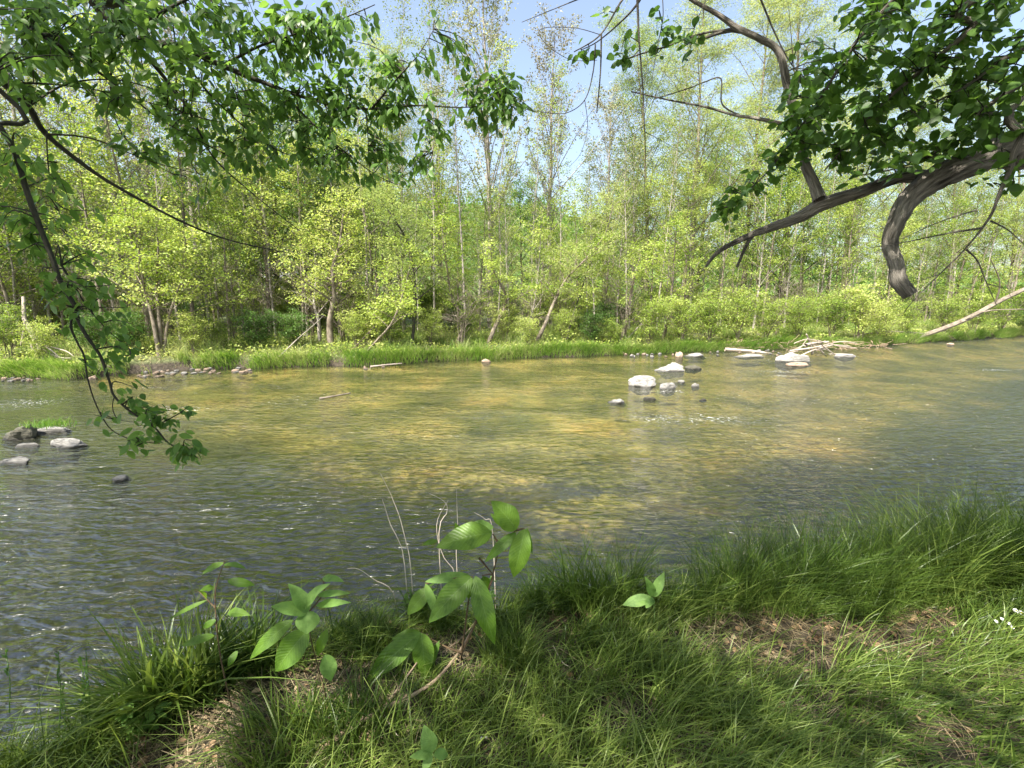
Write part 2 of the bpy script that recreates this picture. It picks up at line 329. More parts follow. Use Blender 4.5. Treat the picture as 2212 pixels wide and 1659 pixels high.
rc = N(t, 'ShaderNodeMapRange', interpolation_type='SMOOTHSTEP'); L(gq.outputs[0], rc.inputs[0]); rc.inputs[1].default_value = .3; rc.inputs[2].default_value = -1.4
rd = N(t, 'ShaderNodeMath', operation='MULTIPLY'); L(rb.outputs[0], rd.inputs[0]); L(rc.outputs[0], rd.inputs[1])
ra2 = N(t, 'ShaderNodeMath', operation='MULTIPLY'); L(ra.outputs[0], ra2.inputs[0]); ra2.inputs[1].default_value = 2.2
re_ = N(t, 'ShaderNodeMath', operation='MAXIMUM'); L(ra2.outputs[0], re_.inputs[0]); L(rd.outputs[0], re_.inputs[1])
rf = N(t, 'ShaderNodeMath', operation='MULTIPLY_ADD'); L(re_.outputs[0], rf.inputs[0]); rf.inputs[1].default_value = .9; L(pat.outputs[0], rf.inputs[2])
m2 = N(t, 'ShaderNodeMath', operation='MULTIPLY'); L(m1.outputs[0], m2.inputs[0]); L(rf.outputs[0], m2.inputs[1])
bp = N(t, 'ShaderNodeBump', Strength=1.0, Distance=.07); L(m2.outputs[0], bp.inputs['Height'])
fr = N(t, 'ShaderNodeFresnel', IOR=1.5); L(bp.outputs[0], fr.inputs['Normal'])
gl = N(t, 'ShaderNodeBsdfGlossy', Roughness=.11); L(bp.outputs[0], gl.inputs['Normal'])
tp = N(t, 'ShaderNodeBsdfTransparent'); tp.inputs[0].default_value = (.86, .87, .70, 1)
df = N(t, 'ShaderNodeBsdfDiffuse'); df.inputs[0].default_value = (.17, .19, .13, 1)
murk = N(t, 'ShaderNodeMixShader'); murk.inputs[0].default_value = .08; L(tp.outputs[0], murk.inputs[1]); L(df.outputs[0], murk.inputs[2])
fb = N(t, 'ShaderNodeMath', operation='MULTIPLY_ADD', use_clamp=True); L(fr.outputs[0], fb.inputs[0]); fb.inputs[1].default_value = 1.25; fb.inputs[2].default_value = .055
mx = N(t, 'ShaderNodeMixShader'); L(fb.outputs[0], mx.inputs[0]); L(murk.outputs[0], mx.inputs[1]); L(gl.outputs[0], mx.inputs[2])
# broken white water where the river runs over stones
WW = [(1420, 905, .9, .35), (1695, 803, 1.6, .3), (2150, 799, 1.8, .25), (1690, 812, .8, .2), (1440, 845, .8, .3), (380, 885, 1.2, .3), (110, 925, .5, .2), (1540, 905, 1.5, .35), (60, 870, 1.2, .4)]
geo = N(t, 'ShaderNodeSeparateXYZ'); L(tc.outputs['Object'], geo.inputs[0])
acc = None
for px, py, rx, ry in WW:
    g = G(px, py)
    vs = N(t, 'ShaderNodeVectorMath', operation='SUBTRACT'); L(tc.outputs['Object'], vs.inputs[0]); vs.inputs[1].default_value = (g[0], g[1], 0)
    vd = N(t, 'ShaderNodeVectorMath', operation='DIVIDE'); L(vs.outputs[0], vd.inputs[0]); vd.inputs[1].default_value = (rx, ry*2, 1)
    ln = N(t, 'ShaderNodeVectorMath', operation='LENGTH'); L(vd.outputs[0], ln.inputs[0])
    q = N(t, 'ShaderNodeMath', operation='SUBTRACT', use_clamp=True); q.inputs[0].default_value = 1; L(ln.outputs['Value'], q.inputs[1])
    if acc is None: acc = q.outputs[0]
    else:
        s = N(t, 'ShaderNodeMath', operation='MAXIMUM'); L(acc, s.inputs[0]); L(q.outputs[0], s.inputs[1]); acc = s.outputs[0]
fz = wav((1, 2.6, 1), -.1, 14.0, 6.0, 1.0)
q1 = N(t, 'ShaderNodeMath', operation='MULTIPLY_ADD'); L(acc, q1.inputs[0]); q1.inputs[1].default_value = .125; L(fz, q1.inputs[2])
q2 = N(t, 'ShaderNodeMapRange'); L(q1.outputs[0], q2.inputs[0]); q2.inputs[1].default_value = .70; q2.inputs[2].default_value = .76
fo = N(t, 'ShaderNodeBsdfDiffuse'); fo.inputs[0].default_value = (.75, .76, .72, 1)
mx2 = N(t, 'ShaderNodeMixShader'); L(q2.outputs[0], mx2.inputs[0]); L(mx.outputs[0], mx2.inputs[1]); L(fo.outputs[0], mx2.inputs[2])
L(mx2.outputs[0], out.inputs[0])
mb = MB(); mb.add([(-120, -20, 0), (130, -20, 0), (130, 60, 0), (-120, 60, 0)], [(0, 1, 2, 3)])
tag(mb.build('river_water', m), kind='structure')

# ------------------------------------------------------------------ trees
UP = np.array([0, 0, 1.0])
def rdir(rng, n=1): return nrm(rng.normal(size=(n, 3)))
def grow(trunk, r0, rng, n_br=26, start=.25, blen=1.6, rise=.55, sub=5, slen=.6, per=26, lsize=.08, spread=.16, flat=.6, sides=6, droop=0.0, tm=FARLEAF, wood=None, crown=None, low=None, thick=.38):
    """trunk polyline -> wood + leaf meshes. flat: how strongly leaf faces lie level"""
    W = wood or MB(); C = crown or MB(); n = len(trunk)
    tt = np.linspace(0, 1, n); rad = r0*(1-.88*tt**.9)
    tube(W, trunk, rad, sides, .05, rng=rng)
    H = np.linalg.norm(trunk[-1]-trunk[0])
    LP = []; LD = []
    for b in range(n_br):
        f = start + (1-start)*(b+rng.uniform(0, 1))/n_br
        k = min(n-2, int(f*(n-1))); p = trunk[k] + (trunk[k+1]-trunk[k])*(f*(n-1)-k); td = nrm(trunk[k+1]-trunk[k])
        az = b*2.4 + rng.uniform(-.6, .6); h = np.array([math.cos(az), math.sin(az), 0])
        L_ = blen*(1.08-.75*max(0, (f-start)/(1-start))**1.3)*rng.choice([.45, .8, 1.0, 1.45])*rng.uniform(.85, 1.15)
        d = nrm(h + UP*rise*rng.uniform(.4, 1.5) + td*.3)
        end = p + d*L_ + UP*(-droop*L_)
        mid = (p+end)/2 + UP*L_*(.05+droop*.6) + rng.normal(size=3)*L_*.06
        q = spline([p, mid, end], 6); r1 = rad[k]*thick
        tube(W, q, np.linspace(r1, .004, 6), 4, rng=rng)
        for s in range(sub):
            g = .3+.7*(s+rng.uniform(0, 1))/sub; j = min(4, int(g*5)); sp0 = q[j]+(q[j+1]-q[j])*(g*5-j)
            sd = nrm(nrm(q[j+1]-q[j])*.6 + rdir(rng)[0]*.8*np.array([1, 1, .5]) + UP*(.12-droop))
            se = sp0 + sd*slen*rng.uniform(.5, 1.2)*(1.2-.5*g)
            sq = spline([sp0, (sp0+se)/2+rng.normal(size=3)*slen*.06, se+UP*(-droop*slen*.6)], 4)
            tube(W, sq, np.linspace(.006, .002, 4), 3, rng=rng)
            a = rng.uniform(.1, 1.05, per); jj = np.clip((a*3).astype(int), 0, 2)
            base = sq[jj] + (sq[jj+1]-sq[jj])*(a*3-jj)[:, None]
            LP.append(base + rng.normal(size=(per, 3))*spread*np.array([1, 1, .45])); LD.append(np.broadcast_to(sd, (per, 3)))
    if LP:
        LP = np.concatenate(LP); LD = np.concatenate(LD); m = len(LP)
        dr = LD*.5 + rng.normal(size=(m, 3))*np.array([1, 1, .5]) + UP*(-.25-droop*3)
        nn = UP*flat + rng.normal(size=(m, 3))*.55
        leaves(C, LP, dr, nn, lsize*rng.uniform(.55, 1.25, m), tm)
    return W, C
def trunk_line(h, rng, lean=.08, wob=.04, n=10):
    t = np.linspace(0, 1, n)[:, None]; a = rng.uniform(0, 6.28); l = lean*h*rng.uniform(.2, 1)
    P = np.array([[0, 0, 0]]) + t*np.array([[0, 0, h]]) + t**1.6*np.array([[math.cos(a)*l, math.sin(a)*l, 0]])
    P[1:] += np.cumsum(rng.normal(size=(n-1, 3))*wob*h/n, axis=0)*np.array([1, 1, 0]); return P
PROTO = {}
def proto(key, name, h, r, leafm, barkm, seed, stems=1, lean=.08, **kw):
    rng = np.random.default_rng(seed); W, C = MB(), MB()
    for s in range(stems):
        tl = trunk_line(h*rng.uniform(.8, 1.05), rng, lean)
        tl[:, :2] += rng.normal(size=2)*.08*(stems > 1); tl[0, 2] -= .3
        grow(tl, r*rng.uniform(.8, 1.1), rng, wood=W, crown=C, **kw)
    PROTO[key] = (name, W.mesh('trunk'), C.mesh('crown', False), barkm, leafm)
    PROTO[key][1].materials.append(M[barkm]); PROTO[key][2].materials.append(M[leafm])
def place(key, x, y, s, rz, label, cat='tree', group=None):
    name, w, c, bm_, lm_ = PROTO[key]
    r = empty(name, (x, y, float(hgt(x, y))), label, cat, group); r.rotation_euler = (0, 0, rz); r.scale = (s, s, s)
    for nm, me in (('trunk' if cat == 'tree' else 'stems', w), ('crown' if cat == 'tree' else 'leaves', c)):
        o = bpy.data.objects.new(nm, me); scene.collection.objects.link(o); o.parent = r
    return r
for k in range(4):
    proto('young%d' % k, 'young_tree', 9.0, .085, 'leaf_young', 'bark_far', 10+k, n_br=34, start=(.16 if k % 2 else .28), blen=1.7, rise=.5, sub=6, slen=.7, per=26, lsize=.085, spread=.14, flat=.9)
for k in range(3):
    proto('lime%d' % k, 'young_tree', 8.0, .065, 'leaf_lime', 'bark_far', 20+k, n_br=30, start=.1, blen=1.7, rise=.4, sub=6, slen=.6, per=26, lsize=.075, spread=.15, flat=.8, lean=.2)
for k in range(5):
    proto('pole%d' % k, 'pole_tree', 10 + .6*k, .055, 'leaf_young' if k % 2 else 'leaf_olive', 'bark_pale', 130+k, n_br=40, start=.12+.06*k, blen=1.15, rise=1.0, sub=4, slen=.5, per=16, lsize=.075, spread=.13, flat=.6, lean=.07)
for k in range(3):
    proto('slim%d' % k, 'slender_tree', 11.5, .085, 'leaf_olive', 'bark_pale', 30+k, n_br=38, start=.25, blen=1.5, rise=.9, sub=5, slen=.6, per=16, lsize=.075, spread=.18, flat=.5, lean=.05)
for k in range(2):
    proto('bare%d' % k, 'tall_bare_tree', 15.5, .2, 'leaf_bud', 'bark_pale', 40+k, n_br=50, start=.3, blen=4.0, rise=1.7, sub=10, slen=.8, per=13, lsize=.11, spread=.10, flat=.3, lean=.02, sides=8, thick=.3)
for k in range(3):
    proto('willow%d' % k, 'willow_tree', 18, .2, 'leaf_willow', 'bark_far', 50+k, n_br=44, start=.2, blen=4.6, rise=.9, sub=18, slen=1.6, per=44, lsize=.12, spread=.16, flat=.2, droop=.12, tm=NARROW, sides=8, lean=.12)
for k in range(2):
    proto('green%d' % k, 'broadleaf_tree', 10, .14, 'leaf_green', 'bark_dark', 60+k, n_br=40, start=.15, blen=2.9, rise=.5, sub=8, slen=.9, per=34, lsize=.10, spread=.22, flat=.7, sides=7)
for k in range(3):
    proto('shrub%d' % k, 'shrub', 2.3, .018, 'leaf_young', 'bark_far', 70+k, stems=8, lean=.6, n_br=10, start=.15, blen=.7, rise=.5, sub=4, slen=.35, per=14, lsize=.07, spread=.10, flat=.8, sides=4)
for k in range(2):
    proto('dead%d' % k, 'bare_shrub', 3.2, .022, 'leaf_bud', 'bark_far', 90+k, stems=7, lean=.75, n_br=9, start=.2, blen=1.1, rise=.6, sub=5, slen=.5, per=1, lsize=.04, sides=4)
proto('shrubg', 'shrub', 1.8, .018, 'leaf_green', 'bark_far', 75, stems=8, lean=.6, n_br=10, start=.1, blen=.6, rise=.5, sub=4, slen=.3, per=16, lsize=.07, spread=.10, flat=.8, sides=4)
proto('shrubl', 'shrub', 2.0, .018, 'leaf_lime', 'bark_far', 76, stems=9, lean=.6, n_br=10, start=.1, blen=.6, rise=.5, sub=4, slen=.35, per=14, lsize=.06, spread=.10, flat=.7, sides=4)

rng = np.random.default_rng(5)
def where(px):
    return ('at the far left' if px < 300 else 'left of the grey shed' if px < 620 else 'near the grey shed' if px < 800 else 'left of the tallest bare tree' if px < 1020
            else 'right of the tallest bare tree' if px < 1350 else 'behind the white river rocks' if px < 1560 else 'behind the driftwood pile' if px < 1850 else 'behind the fallen trunk at the right')
# named individuals: (prototype, picture x, metres behind the waterline, scale, label)
IND = [
 ('bare0', 1062, 6.0, 1.02, 'tallest tree, pale and almost leafless, rising into the open sky at the centre'),
 ('bare1', 1190, 7.0, .86, 'second pale almost leafless tree, just right of the tallest one'),
 ('bare0', 1300, 9.0, .80, 'third pale almost leafless tree, behind the hanging twigs right of the open sky'),
 ('bare1', 285, 9.0, .78, 'thin bare tree standing against the sky gap at the left'),
 ('bare0', 235, 12.0, .75, 'bare tree with fine twigs at the left edge of the left sky gap'),
 ('green1', 610, 8.0, 1.2, 'tall fresh green tree rising behind the near leaves, left of the shed'),
 ('green0', 730, 13.0, 1.25, 'tall fresh green tree directly behind the shed'),
 ('willow0', 850, 10.0, .72, 'pale feathery tree between the shed and the open sky'),
 ('bare0', 130, 8.0, .85, 'bare thin tree near the left edge behind the long diagonal branch'),
 ('bare1', 370, 10.0, .82, 'bare tree in the middle of the left sky gap'),
 ('bare0', 450, 8.0, .84, 'bare tree closing the left sky gap on its right side'),
 ('bare1', 950, 12.0, .8, 'bare tree at the left side of the central sky opening'),
 ('willow0', 1480, 7.0, 1.0, 'big willow with pale feathery foliage left of the dark overhanging leaves'),
 ('willow1', 1680, 8.0, 1.08, 'tall yellow willow behind the rising fork of the big limb'),
 ('willow2', 1390, 9.5, .95, 'willow with thin pale foliage behind the long straight hanging twig'),
 ('willow1', 1590, 10.0, 1.05, 'willow crown filling the sky between the brown side branch and the picture top'),
 ('willow0', 1800, 11.0, 1.15, 'tall willow mostly hidden behind the near dark leaves'),
 ('willow2', 1900, 7.0, 1.0, 'yellow willow behind the bent broken limb'),
 ('willow0', 2150, 8.0, .95, 'yellow willow at the right edge of the picture'),
 ('willow1', 2030, 5.5, .85, 'yellow willow between the bent broken limb and the right edge'),
 ('willow2', 2260, 5.0, .9, 'willow cut by the right edge above the fallen trunk'),
 ('green0', 560, 14.0, 1.15, 'dark green broadleaf tree behind the left young trees'),
 ('green1', 1130, 17.0, 1.0, 'rounded green treetop showing between the two pale bare trees'),
 ('green1', 760, 15.0, 1.2, 'green broadleaf tree behind the shed, tall over the yellow saplings'),
 ('green0', 400, 18.0, 1.0, 'green broadleaf tree right of the left sky gap'),
 ('green0', 60, 8.0, .9, 'dark broadleaf tree over the bleached snag at the left edge'),
]
for i_, (k, px, off, s, lab) in enumerate(IND):
    g = G(px, 770); r = g[0]/g[1]; Y = 18.0
    for _ in range(20): Y = float(yfar(r*Y)) + off
    place(k, r*Y, Y, s, rng.uniform(0, 6.28), lab)
def at_shore(px, off):
    r = (px-CX)/FPX/ (cp + .055*sp); Y = 18.0
    for _ in range(25): Y = float(yfar(r*Y)) + off
    return r*Y, Y
# front row of young trees along the water
FR = [(px_, 3.0+.8*((px_*7) % 5)/5, 'pole%d' % ((px_//7) % 5), .9+.02*((px_*3) % 11)) for px_ in range(-80, 2300, 68)] + [(40, 2.6, 'young1', .95), (150, 3.2, 'lime0', 1.0), (235, 2.2, 'young2', .9), (330, 2.8, 'young0', 1.05), (430, 3.4, 'young3', 1.0), (500, 2.4, 'young1', .8), (590, 3.2, 'young2', 1.05),
      (660, 2.6, 'young0', .78), (760, 3.4, 'young3', .95), (830, 2.8, 'lime1', 1.0), (905, 3.2, 'slim0', .62), (990, 3.6, 'young2', .7), (1100, 3.2, 'slim1', .6), (1165, 2.6, 'young1', .6), (1250, 3.2, 'lime2', .95),
      (1330, 2.8, 'slim2', .65), (1400, 3.4, 'lime0', 1.05), (1470, 3.0, 'young3', .85), (1545, 3.6, 'lime1', .9), (1640, 3.0, 'young0', .95), (1720, 3.4, 'lime2', 1.0), (1810, 3.0, 'young2', 1.0), (1900, 3.4, 'lime0', 1.05),
      (1985, 3.0, 'young1', 1.0), (2070, 3.6, 'lime1', 1.1), (2160, 3.0, 'young3', 1.0), (2250, 3.2, 'young0', 1.0), (-60, 3.0, 'young3', 1.0)]
ONES = ['', 'first', 'second', 'third', 'fourth', 'fifth', 'sixth', 'seventh', 'eighth', 'ninth']
def nth(n):
    if n == 100: return 'hundredth'
    if n > 100: return 'hundred-and-' + nth(n-100)
    if n < 10: return ONES[n]
    if n < 20: return ['tenth', 'eleventh', 'twelfth', 'thirteenth', 'fourteenth', 'fifteenth', 'sixteenth', 'seventeenth', 'eighteenth', 'nineteenth'][n-10]
    T_ = ['twenty', 'thirty', 'forty', 'fifty', 'sixty', 'seventy', 'eighty', 'ninety'][n//10-2]
    return (T_[:-1]+'ieth') if n % 10 == 0 else T_+'-'+ONES[n % 10]
ORD = ['first', 'second', 'third', 'fourth', 'fifth', 'sixth', 'seventh', 'eighth', 'ninth', 'tenth', 'eleventh', 'twelfth', 'thirteenth', 'fourteenth', 'fifteenth', 'sixteenth', 'seventeenth', 'eighteenth', 'nineteenth', 'twentieth', 'twenty-first', 'twenty-second', 'twenty-third', 'twenty-fourth', 'twenty-fifth', 'twenty-sixth', 'twenty-seventh', 'twenty-eighth']
cnt = 0
for px, off, k, s in sorted(FR):
    x, y = at_shore(px, off+rng.uniform(.3, 1.4))
    kind = {'y': 'leafy yellow-green young tree', 'l': 'bright lime-green young tree', 's': 'slender sparse-leaved tree', 'p': 'thin upright pale-stemmed tree'}[k[0]]
    place(k, x, y, s*rng.uniform(.93, 1.05), rng.uniform(0, 6.28), '%s, %s from the left in the front row of the far bank' % (kind, nth(cnt+1)), group='young trees in the front row of the far bank'); cnt += 1
# deeper rows
keys = ['pole0', 'pole1', 'pole2', 'pole3', 'pole4', 'young0', 'young1', 'young2', 'young3', 'slim0', 'slim1', 'slim2', 'lime0', 'lime1', 'lime2', 'green0', 'green1']
pr = np.array([3, 3, 3, 3, 3, 1.6, 1.6, 1.6, 1.6, 3, 3, 3, 1, 1, 1, 1.2, 1.2]); pr = pr/pr.sum()
for row, (off, n, smin, smax) in enumerate([(6, 52, .75, 1.0), (10, 50, .8, 1.15), (16, 50, .85, 1.25), (25, 46, .95, 1.35), (38, 38, 1.1, 1.5)]):
    for j in range(n):
        px = -250 + (2750)*(j+rng.uniform(.15, .85))/n
        s = rng.uniform(smin, smax)
        if 960 < px < 1290: s *= .74 if off > 10 else .8
        if 190 < px < 430: s *= .72
        if px > 1330: s *= 1.2
        x, y = at_shore(px, off+rng.uniform(-1.5, 2.0))
        k = keys[rng.choice(len(keys), p=pr)]
        if 960 < px < 1290 and k.startswith('green') and off < 20: k = 'slim1'
        place(k, x, y, s, rng.uniform(0, 6.28), '%s in the %s row of the far wood, %s from the left' % ({'y': 'yellow-green tree', 'l': 'lime-green tree', 's': 'slender sparse tree', 'p': 'thin upright tree', 'g': 'dark green tree'}[k[0]], ['second', 'third', 'fourth', 'fifth', 'last'][row], nth(j+1)), group='woodland trees behind the front row')
# hillside wood
mb = MB(); n = 60000; hx = rng.uniform(-150, 150, n); hy = rng.uniform(58, 160, n); hz = hgt(hx, hy)+rng.uniform(0, 7, n)*(.6+.4*np.sin(hx*.7)*np.cos(hy*.9))
leaves(mb, np.stack([hx, hy, hz], -1), rng.normal(size=(n, 3)), UP+rng.normal(size=(n, 3))*.6, rng.uniform(.5, 1.1, n), FARLEAF)
tag(mb.build('hillside_wood', M['leaf_green'], smooth=False), 'mass of green treetops covering the distant hillside', 'woodland', kind='stuff')
# shrubs along the far bank
SH = [(20, 1.6), (90, 1.5), (200, 1.7), (285, 1.9), (420, 1.6), (480, 1.8), (560, 1.3), (640, 1.7), (770, 1.6), (840, 1.5), (930, 1.7), (1010, 1.5), (1090, 1.7), (1140, 1.4), (1215, 1.6), (1275, 1.4), (1320, 1.7), (1400, 1.6), (1470, 1.7), (1530, 1.5), (1590, 1.8), (1650, 1.5), (1720, 1.9), (1790, 1.7), (1850, 1.2), (1900, 1.0), (1950, 1.4), (2030, 1.6), (2090, 1.2), (2150, 1.3), (2200, 1.2), (2260, 1.5)]
for j, (px, off) in enumerate(SH):
    k = ['shrub0', 'shrub1', 'shrubl', 'shrub2'][j % 4]
    s = rng.uniform(.45, .75) if px < 1380 else rng.uniform(.85, 1.2)
    if px in (1275, 200, 285, 640, 560, 2200): k = 'shrubg'; s = .75
    x, y = at_shore(px, off+rng.uniform(-.9, .4) if px < 1380 else off-1.0)
    nm = {'0': 'yellow-green', '1': 'pale green', '2': 'light green', 'l': 'lime green', 'g': 'dark green'}[k[-1]]
    place(k, x, y, s, rng.uniform(0, 6.28), '%s shrub at the far waterline, %s from the left in the row of shrubs' % (nm, nth(j+1)), 'shrub', 'shrubs along the far bank')
for j in range(130):
    px = -200+2650*(j+rng.uniform(0, 1))/130; x, y = at_shore(px, rng.uniform(3.5, 13))
    place(['shrub0', 'shrub1', 'shrub2', 'shrubl', 'shrubg'][int(rng.integers(5))], x, y, rng.uniform(.6, 1.1), rng.uniform(0, 6.28), 'low bush under the far trees, %s from the left of the bushes between trunks' % nth(j+1), 'shrub', 'undergrowth bushes in the far wood')

for j in range(24):
    px = -60+2330*(j+rng.uniform(.1, .9))/24; x, y = at_shore(px, rng.uniform(.9, 4.5))
    place('dead%d' % (j % 2), x, y, rng.uniform(.55, 1.05), rng.uniform(0, 6.28), 'leafless pale twiggy shrub on the far bank, %s from the left of the bare shrubs' % nth(j+1), 'shrub', 'leafless shrubs on the far bank')
# leaning and arching stems at the water's edge, traced from the photo at their own distance
ARCH = [
 ([(716, 748), (712, 700), (722, 640), (718, 585), (735, 520), (742, 450)], 2.0, 14, 'bark_far', 'leaf_young', 'dark upright trunk with spreading yellow-green tiers in front of the shed', 1.5),
 ([(690, 735), (688, 690), (678, 655), (683, 590), (676, 520)], 2.6, 8, 'bark_pale', 'leaf_young', 'pale kinked young trunk just left of the dark upright trunk', 1.0),
 ([(342, 750), (330, 690), (312, 620), (300, 540), (285, 450)], 2.2, 9, 'bark_far', 'leaf_young', 'left stem of the three-stemmed clump behind the hanging left branch', 1.3),
 ([(346, 750), (344, 690), (338, 620), (342, 540), (335, 470)], 2.4, 9, 'bark_far', 'leaf_lime', 'middle stem of the three-stemmed clump behind the hanging left branch', 1.2),
 ([(350, 748), (362, 700), (372, 660), (392, 600), (400, 520)], 2.2, 7, 'bark_far', 'leaf_young', 'right stem of the three-stemmed clump behind the hanging left branch', 1.1),
 ([(888, 748), (894, 700), (896, 610), (882, 530), (850, 470), (805, 415)], 1.8, 8, 'bark_dark', 'leaf_willow', 'dark stem curving up and left into feathery lime foliage', 1.2),
 ([(778, 770), (815, 735), (845, 700), (862, 660), (880, 600), (890, 540)], 1.0, 6, 'bark_far', 'leaf_lime', 'thin trunk rising from the water edge and arching to the right', .9),
 ([(985, 742), (1000, 705), (998, 680), (976, 645), (966, 580), (955, 500), (960, 440)], 1.6, 8, 'bark_far', 'leaf_young', 'crooked stem bulging right then leaning left below the bare tree', 1.0),
 ([(1052, 742), (1072, 700), (1092, 660), (1090, 630), (1068, 590), (1060, 540)], 1.6, 10, 'bark_far', 'leaf_lime', 'thick crooked trunk with leafy knots directly under the tallest bare tree', .8),
 ([(1156, 735), (1178, 700), (1198, 650), (1225, 600), (1265, 560), (1310, 500), (1325, 430)], 1.6, 9, 'bark_far', 'leaf_willow', 'long stem leaning strongly to the right at the middle of the far bank', 1.1),
 ([(1120, 735), (1140, 705), (1155, 650), (1165, 560), (1170, 480)], 2.4, 6, 'bark_pale', 'leaf_young', 'thin pale forked stem left of the long right-leaning stem', .9),
 ([(1222, 742), (1235, 690), (1255, 630), (1272, 580), (1300, 520)], 1.5, 5, 'bark_dark', 'leaf_young', 'thin straight dark stem slanting right on the far bank', .8),
 ([(1338, 745), (1352, 700), (1362, 640), (1372, 590), (1385, 545)], 1.3, 8, 'bark_far', 'leaf_lime', 'dark stem above the small cobbles left of the white rocks', 1.0),
 ([(1345, 742), (1380, 705), (1420, 675), (1465, 655)], 1.4, 4, 'bark_pale', 'leaf_young', 'low pale stem slanting right over the cobbles', .7),
 ([(1430, 740), (1442, 690), (1452, 620), (1456, 560), (1462, 480)], 1.8, 8, 'bark_far', 'leaf_young', 'upright stem behind the largest white rock', 1.1),
 ([(592, 775), (640, 735), (680, 700), (700, 680)], .5, 3, 'bark_pale', 'leaf_young', 'thin bare pole slanting out of the undercut bank', .3),
 ([(760, 752), (790, 725), (820, 690), (835, 650)], 1.4, 5, 'bark_far', 'leaf_young', 'short thin stem leaning right beside the dark upright trunk', .5),
]
for j, (pl, off, wpx, bk, lf, lab, cs) in enumerate(ARCH):
    rg = np.random.default_rng(300+j); x0, y0 = at_shore(pl[0][0], off)
    P = [D(a, b, y0 + .25*q*rg.uniform(-.6, .8)) for q, (a, b) in enumerate(pl)]
    P[0][2] = min(P[0][2], float(hgt(P[0][0], P[0][1]))) - .1
    P = spline(P, 14); r = 1.15*wpx/2*y0/FPX
    hh = np.linalg.norm(P[-1]-P[0])
    kw = dict(n_br=int(7+3*hh*cs), start=.3, blen=1.25*cs, rise=.35, sub=5, slen=.5*cs, per=24, lsize=.085, spread=.13, flat=.9)
    if lf == 'leaf_willow': kw.update(tm=NARROW, per=34, lsize=.10, flat=.3, sub=6)
    if cs <= .3: kw.update(n_br=3, per=2)
    W, C = grow(P, r, rg, **kw)
    root = empty('leaning_tree', P[0], lab, 'tree'); keep(W.build('trunk', M[bk]), root); keep(C.build('crown', M[lf], smooth=False), root)

# ------------------------------------------------------------------ far bank: grass, weeds
rng = np.random.default_rng(11)
def strip(n, a, b, xr=(-34, 46)):
    x = rng.uniform(*xr, n); y = yfar(x) + a + (b-a)*rng.uniform(0, 1, n)**1.3
    return x, y
mb = MB(); n = 90000; x, y = strip(n, .02, 4.5); H = rng.uniform(.12, .48, n)*(1+.4*(rng.uniform(0, 1, n) > .8))*(.75+.5*(snz(x, y, 1.5) > .2))
sel = (snz(x, y, .9, 6) > -.6) & ~((x > 9) & (y-yfar(x) < 1.0)); x, y, H = x[sel], y[sel], H[sel]; n = len(x)
cl_ = np.clip(.75+.75*snz(x, y, 2.7, 9)+.35*snz(x, y, 6.1, 4), .12, 1.7); H = H*np.where(y-yfar(x) < 1.6, cl_, 1)
blades(mb, np.stack([x, y, hgt(x, y)-.03], -1), H, rng.normal(size=(n, 2))*.5 + np.array([0, -.25]), rng.uniform(.010, .024, n), 2)
tag(mb.build('far_bank_grass', M['grass_far'], smooth=False), 'bright grass growing along the far waterline', 'grass', kind='stuff')
mb = MB(); n = 42000; x = rng.uniform(-34, 46, n); y = yfar(x)+rng.uniform(-.06, .28, n); kp = (snz(x, y, 2.1, 7)+.4*snz(x, y, 5.3, 1)) > -.65; x, y = x[kp], y[kp]; n = len(x)
blades(mb, np.stack([x, y, hgt(x, y)+.02], -1), rng.uniform(.12, .5, n), rng.normal(size=(n, 2))*.35 + np.array([.1, -.75]), rng.uniform(.010, .022, n), 3)
tag(mb.build('overhanging_grass', M['grass_far'], smooth=False), 'long grass hanging over the far waterline', 'grass', kind='stuff')
mb = MB(); n = 60000; x, y = strip(n, .3, 9); hz = rng.uniform(0, .6, n)**1.4*(.6+.4*snz(x, y, 1.1, 5))
leaves(mb, np.stack([x, y, hgt(x, y)+hz], -1), rng.normal(size=(n, 3))*np.array([1, 1, .4]), UP+rng.normal(size=(n, 3))*.5, rng.uniform(.05, .12, n), FARLEAF)
tag(mb.build('far_bank_weeds', M['leaf_young'], smooth=False), 'low leafy weeds covering the ground under the far trees', 'ground cover', kind='stuff')
mb = MB(); n = 26000; x, y = strip(n, .0, 7); 
blades(mb, np.stack([x, y, hgt(x, y)], -1), rng.uniform(.1, .4, n), rng.normal(size=(n, 2))*1.3, rng.uniform(.008, .018, n), 2)
tag(mb.build('far_bank_straw', M['straw'], smooth=False), 'dry stalks and dead grass among the far weeds', 'dry grass', kind='stuff')

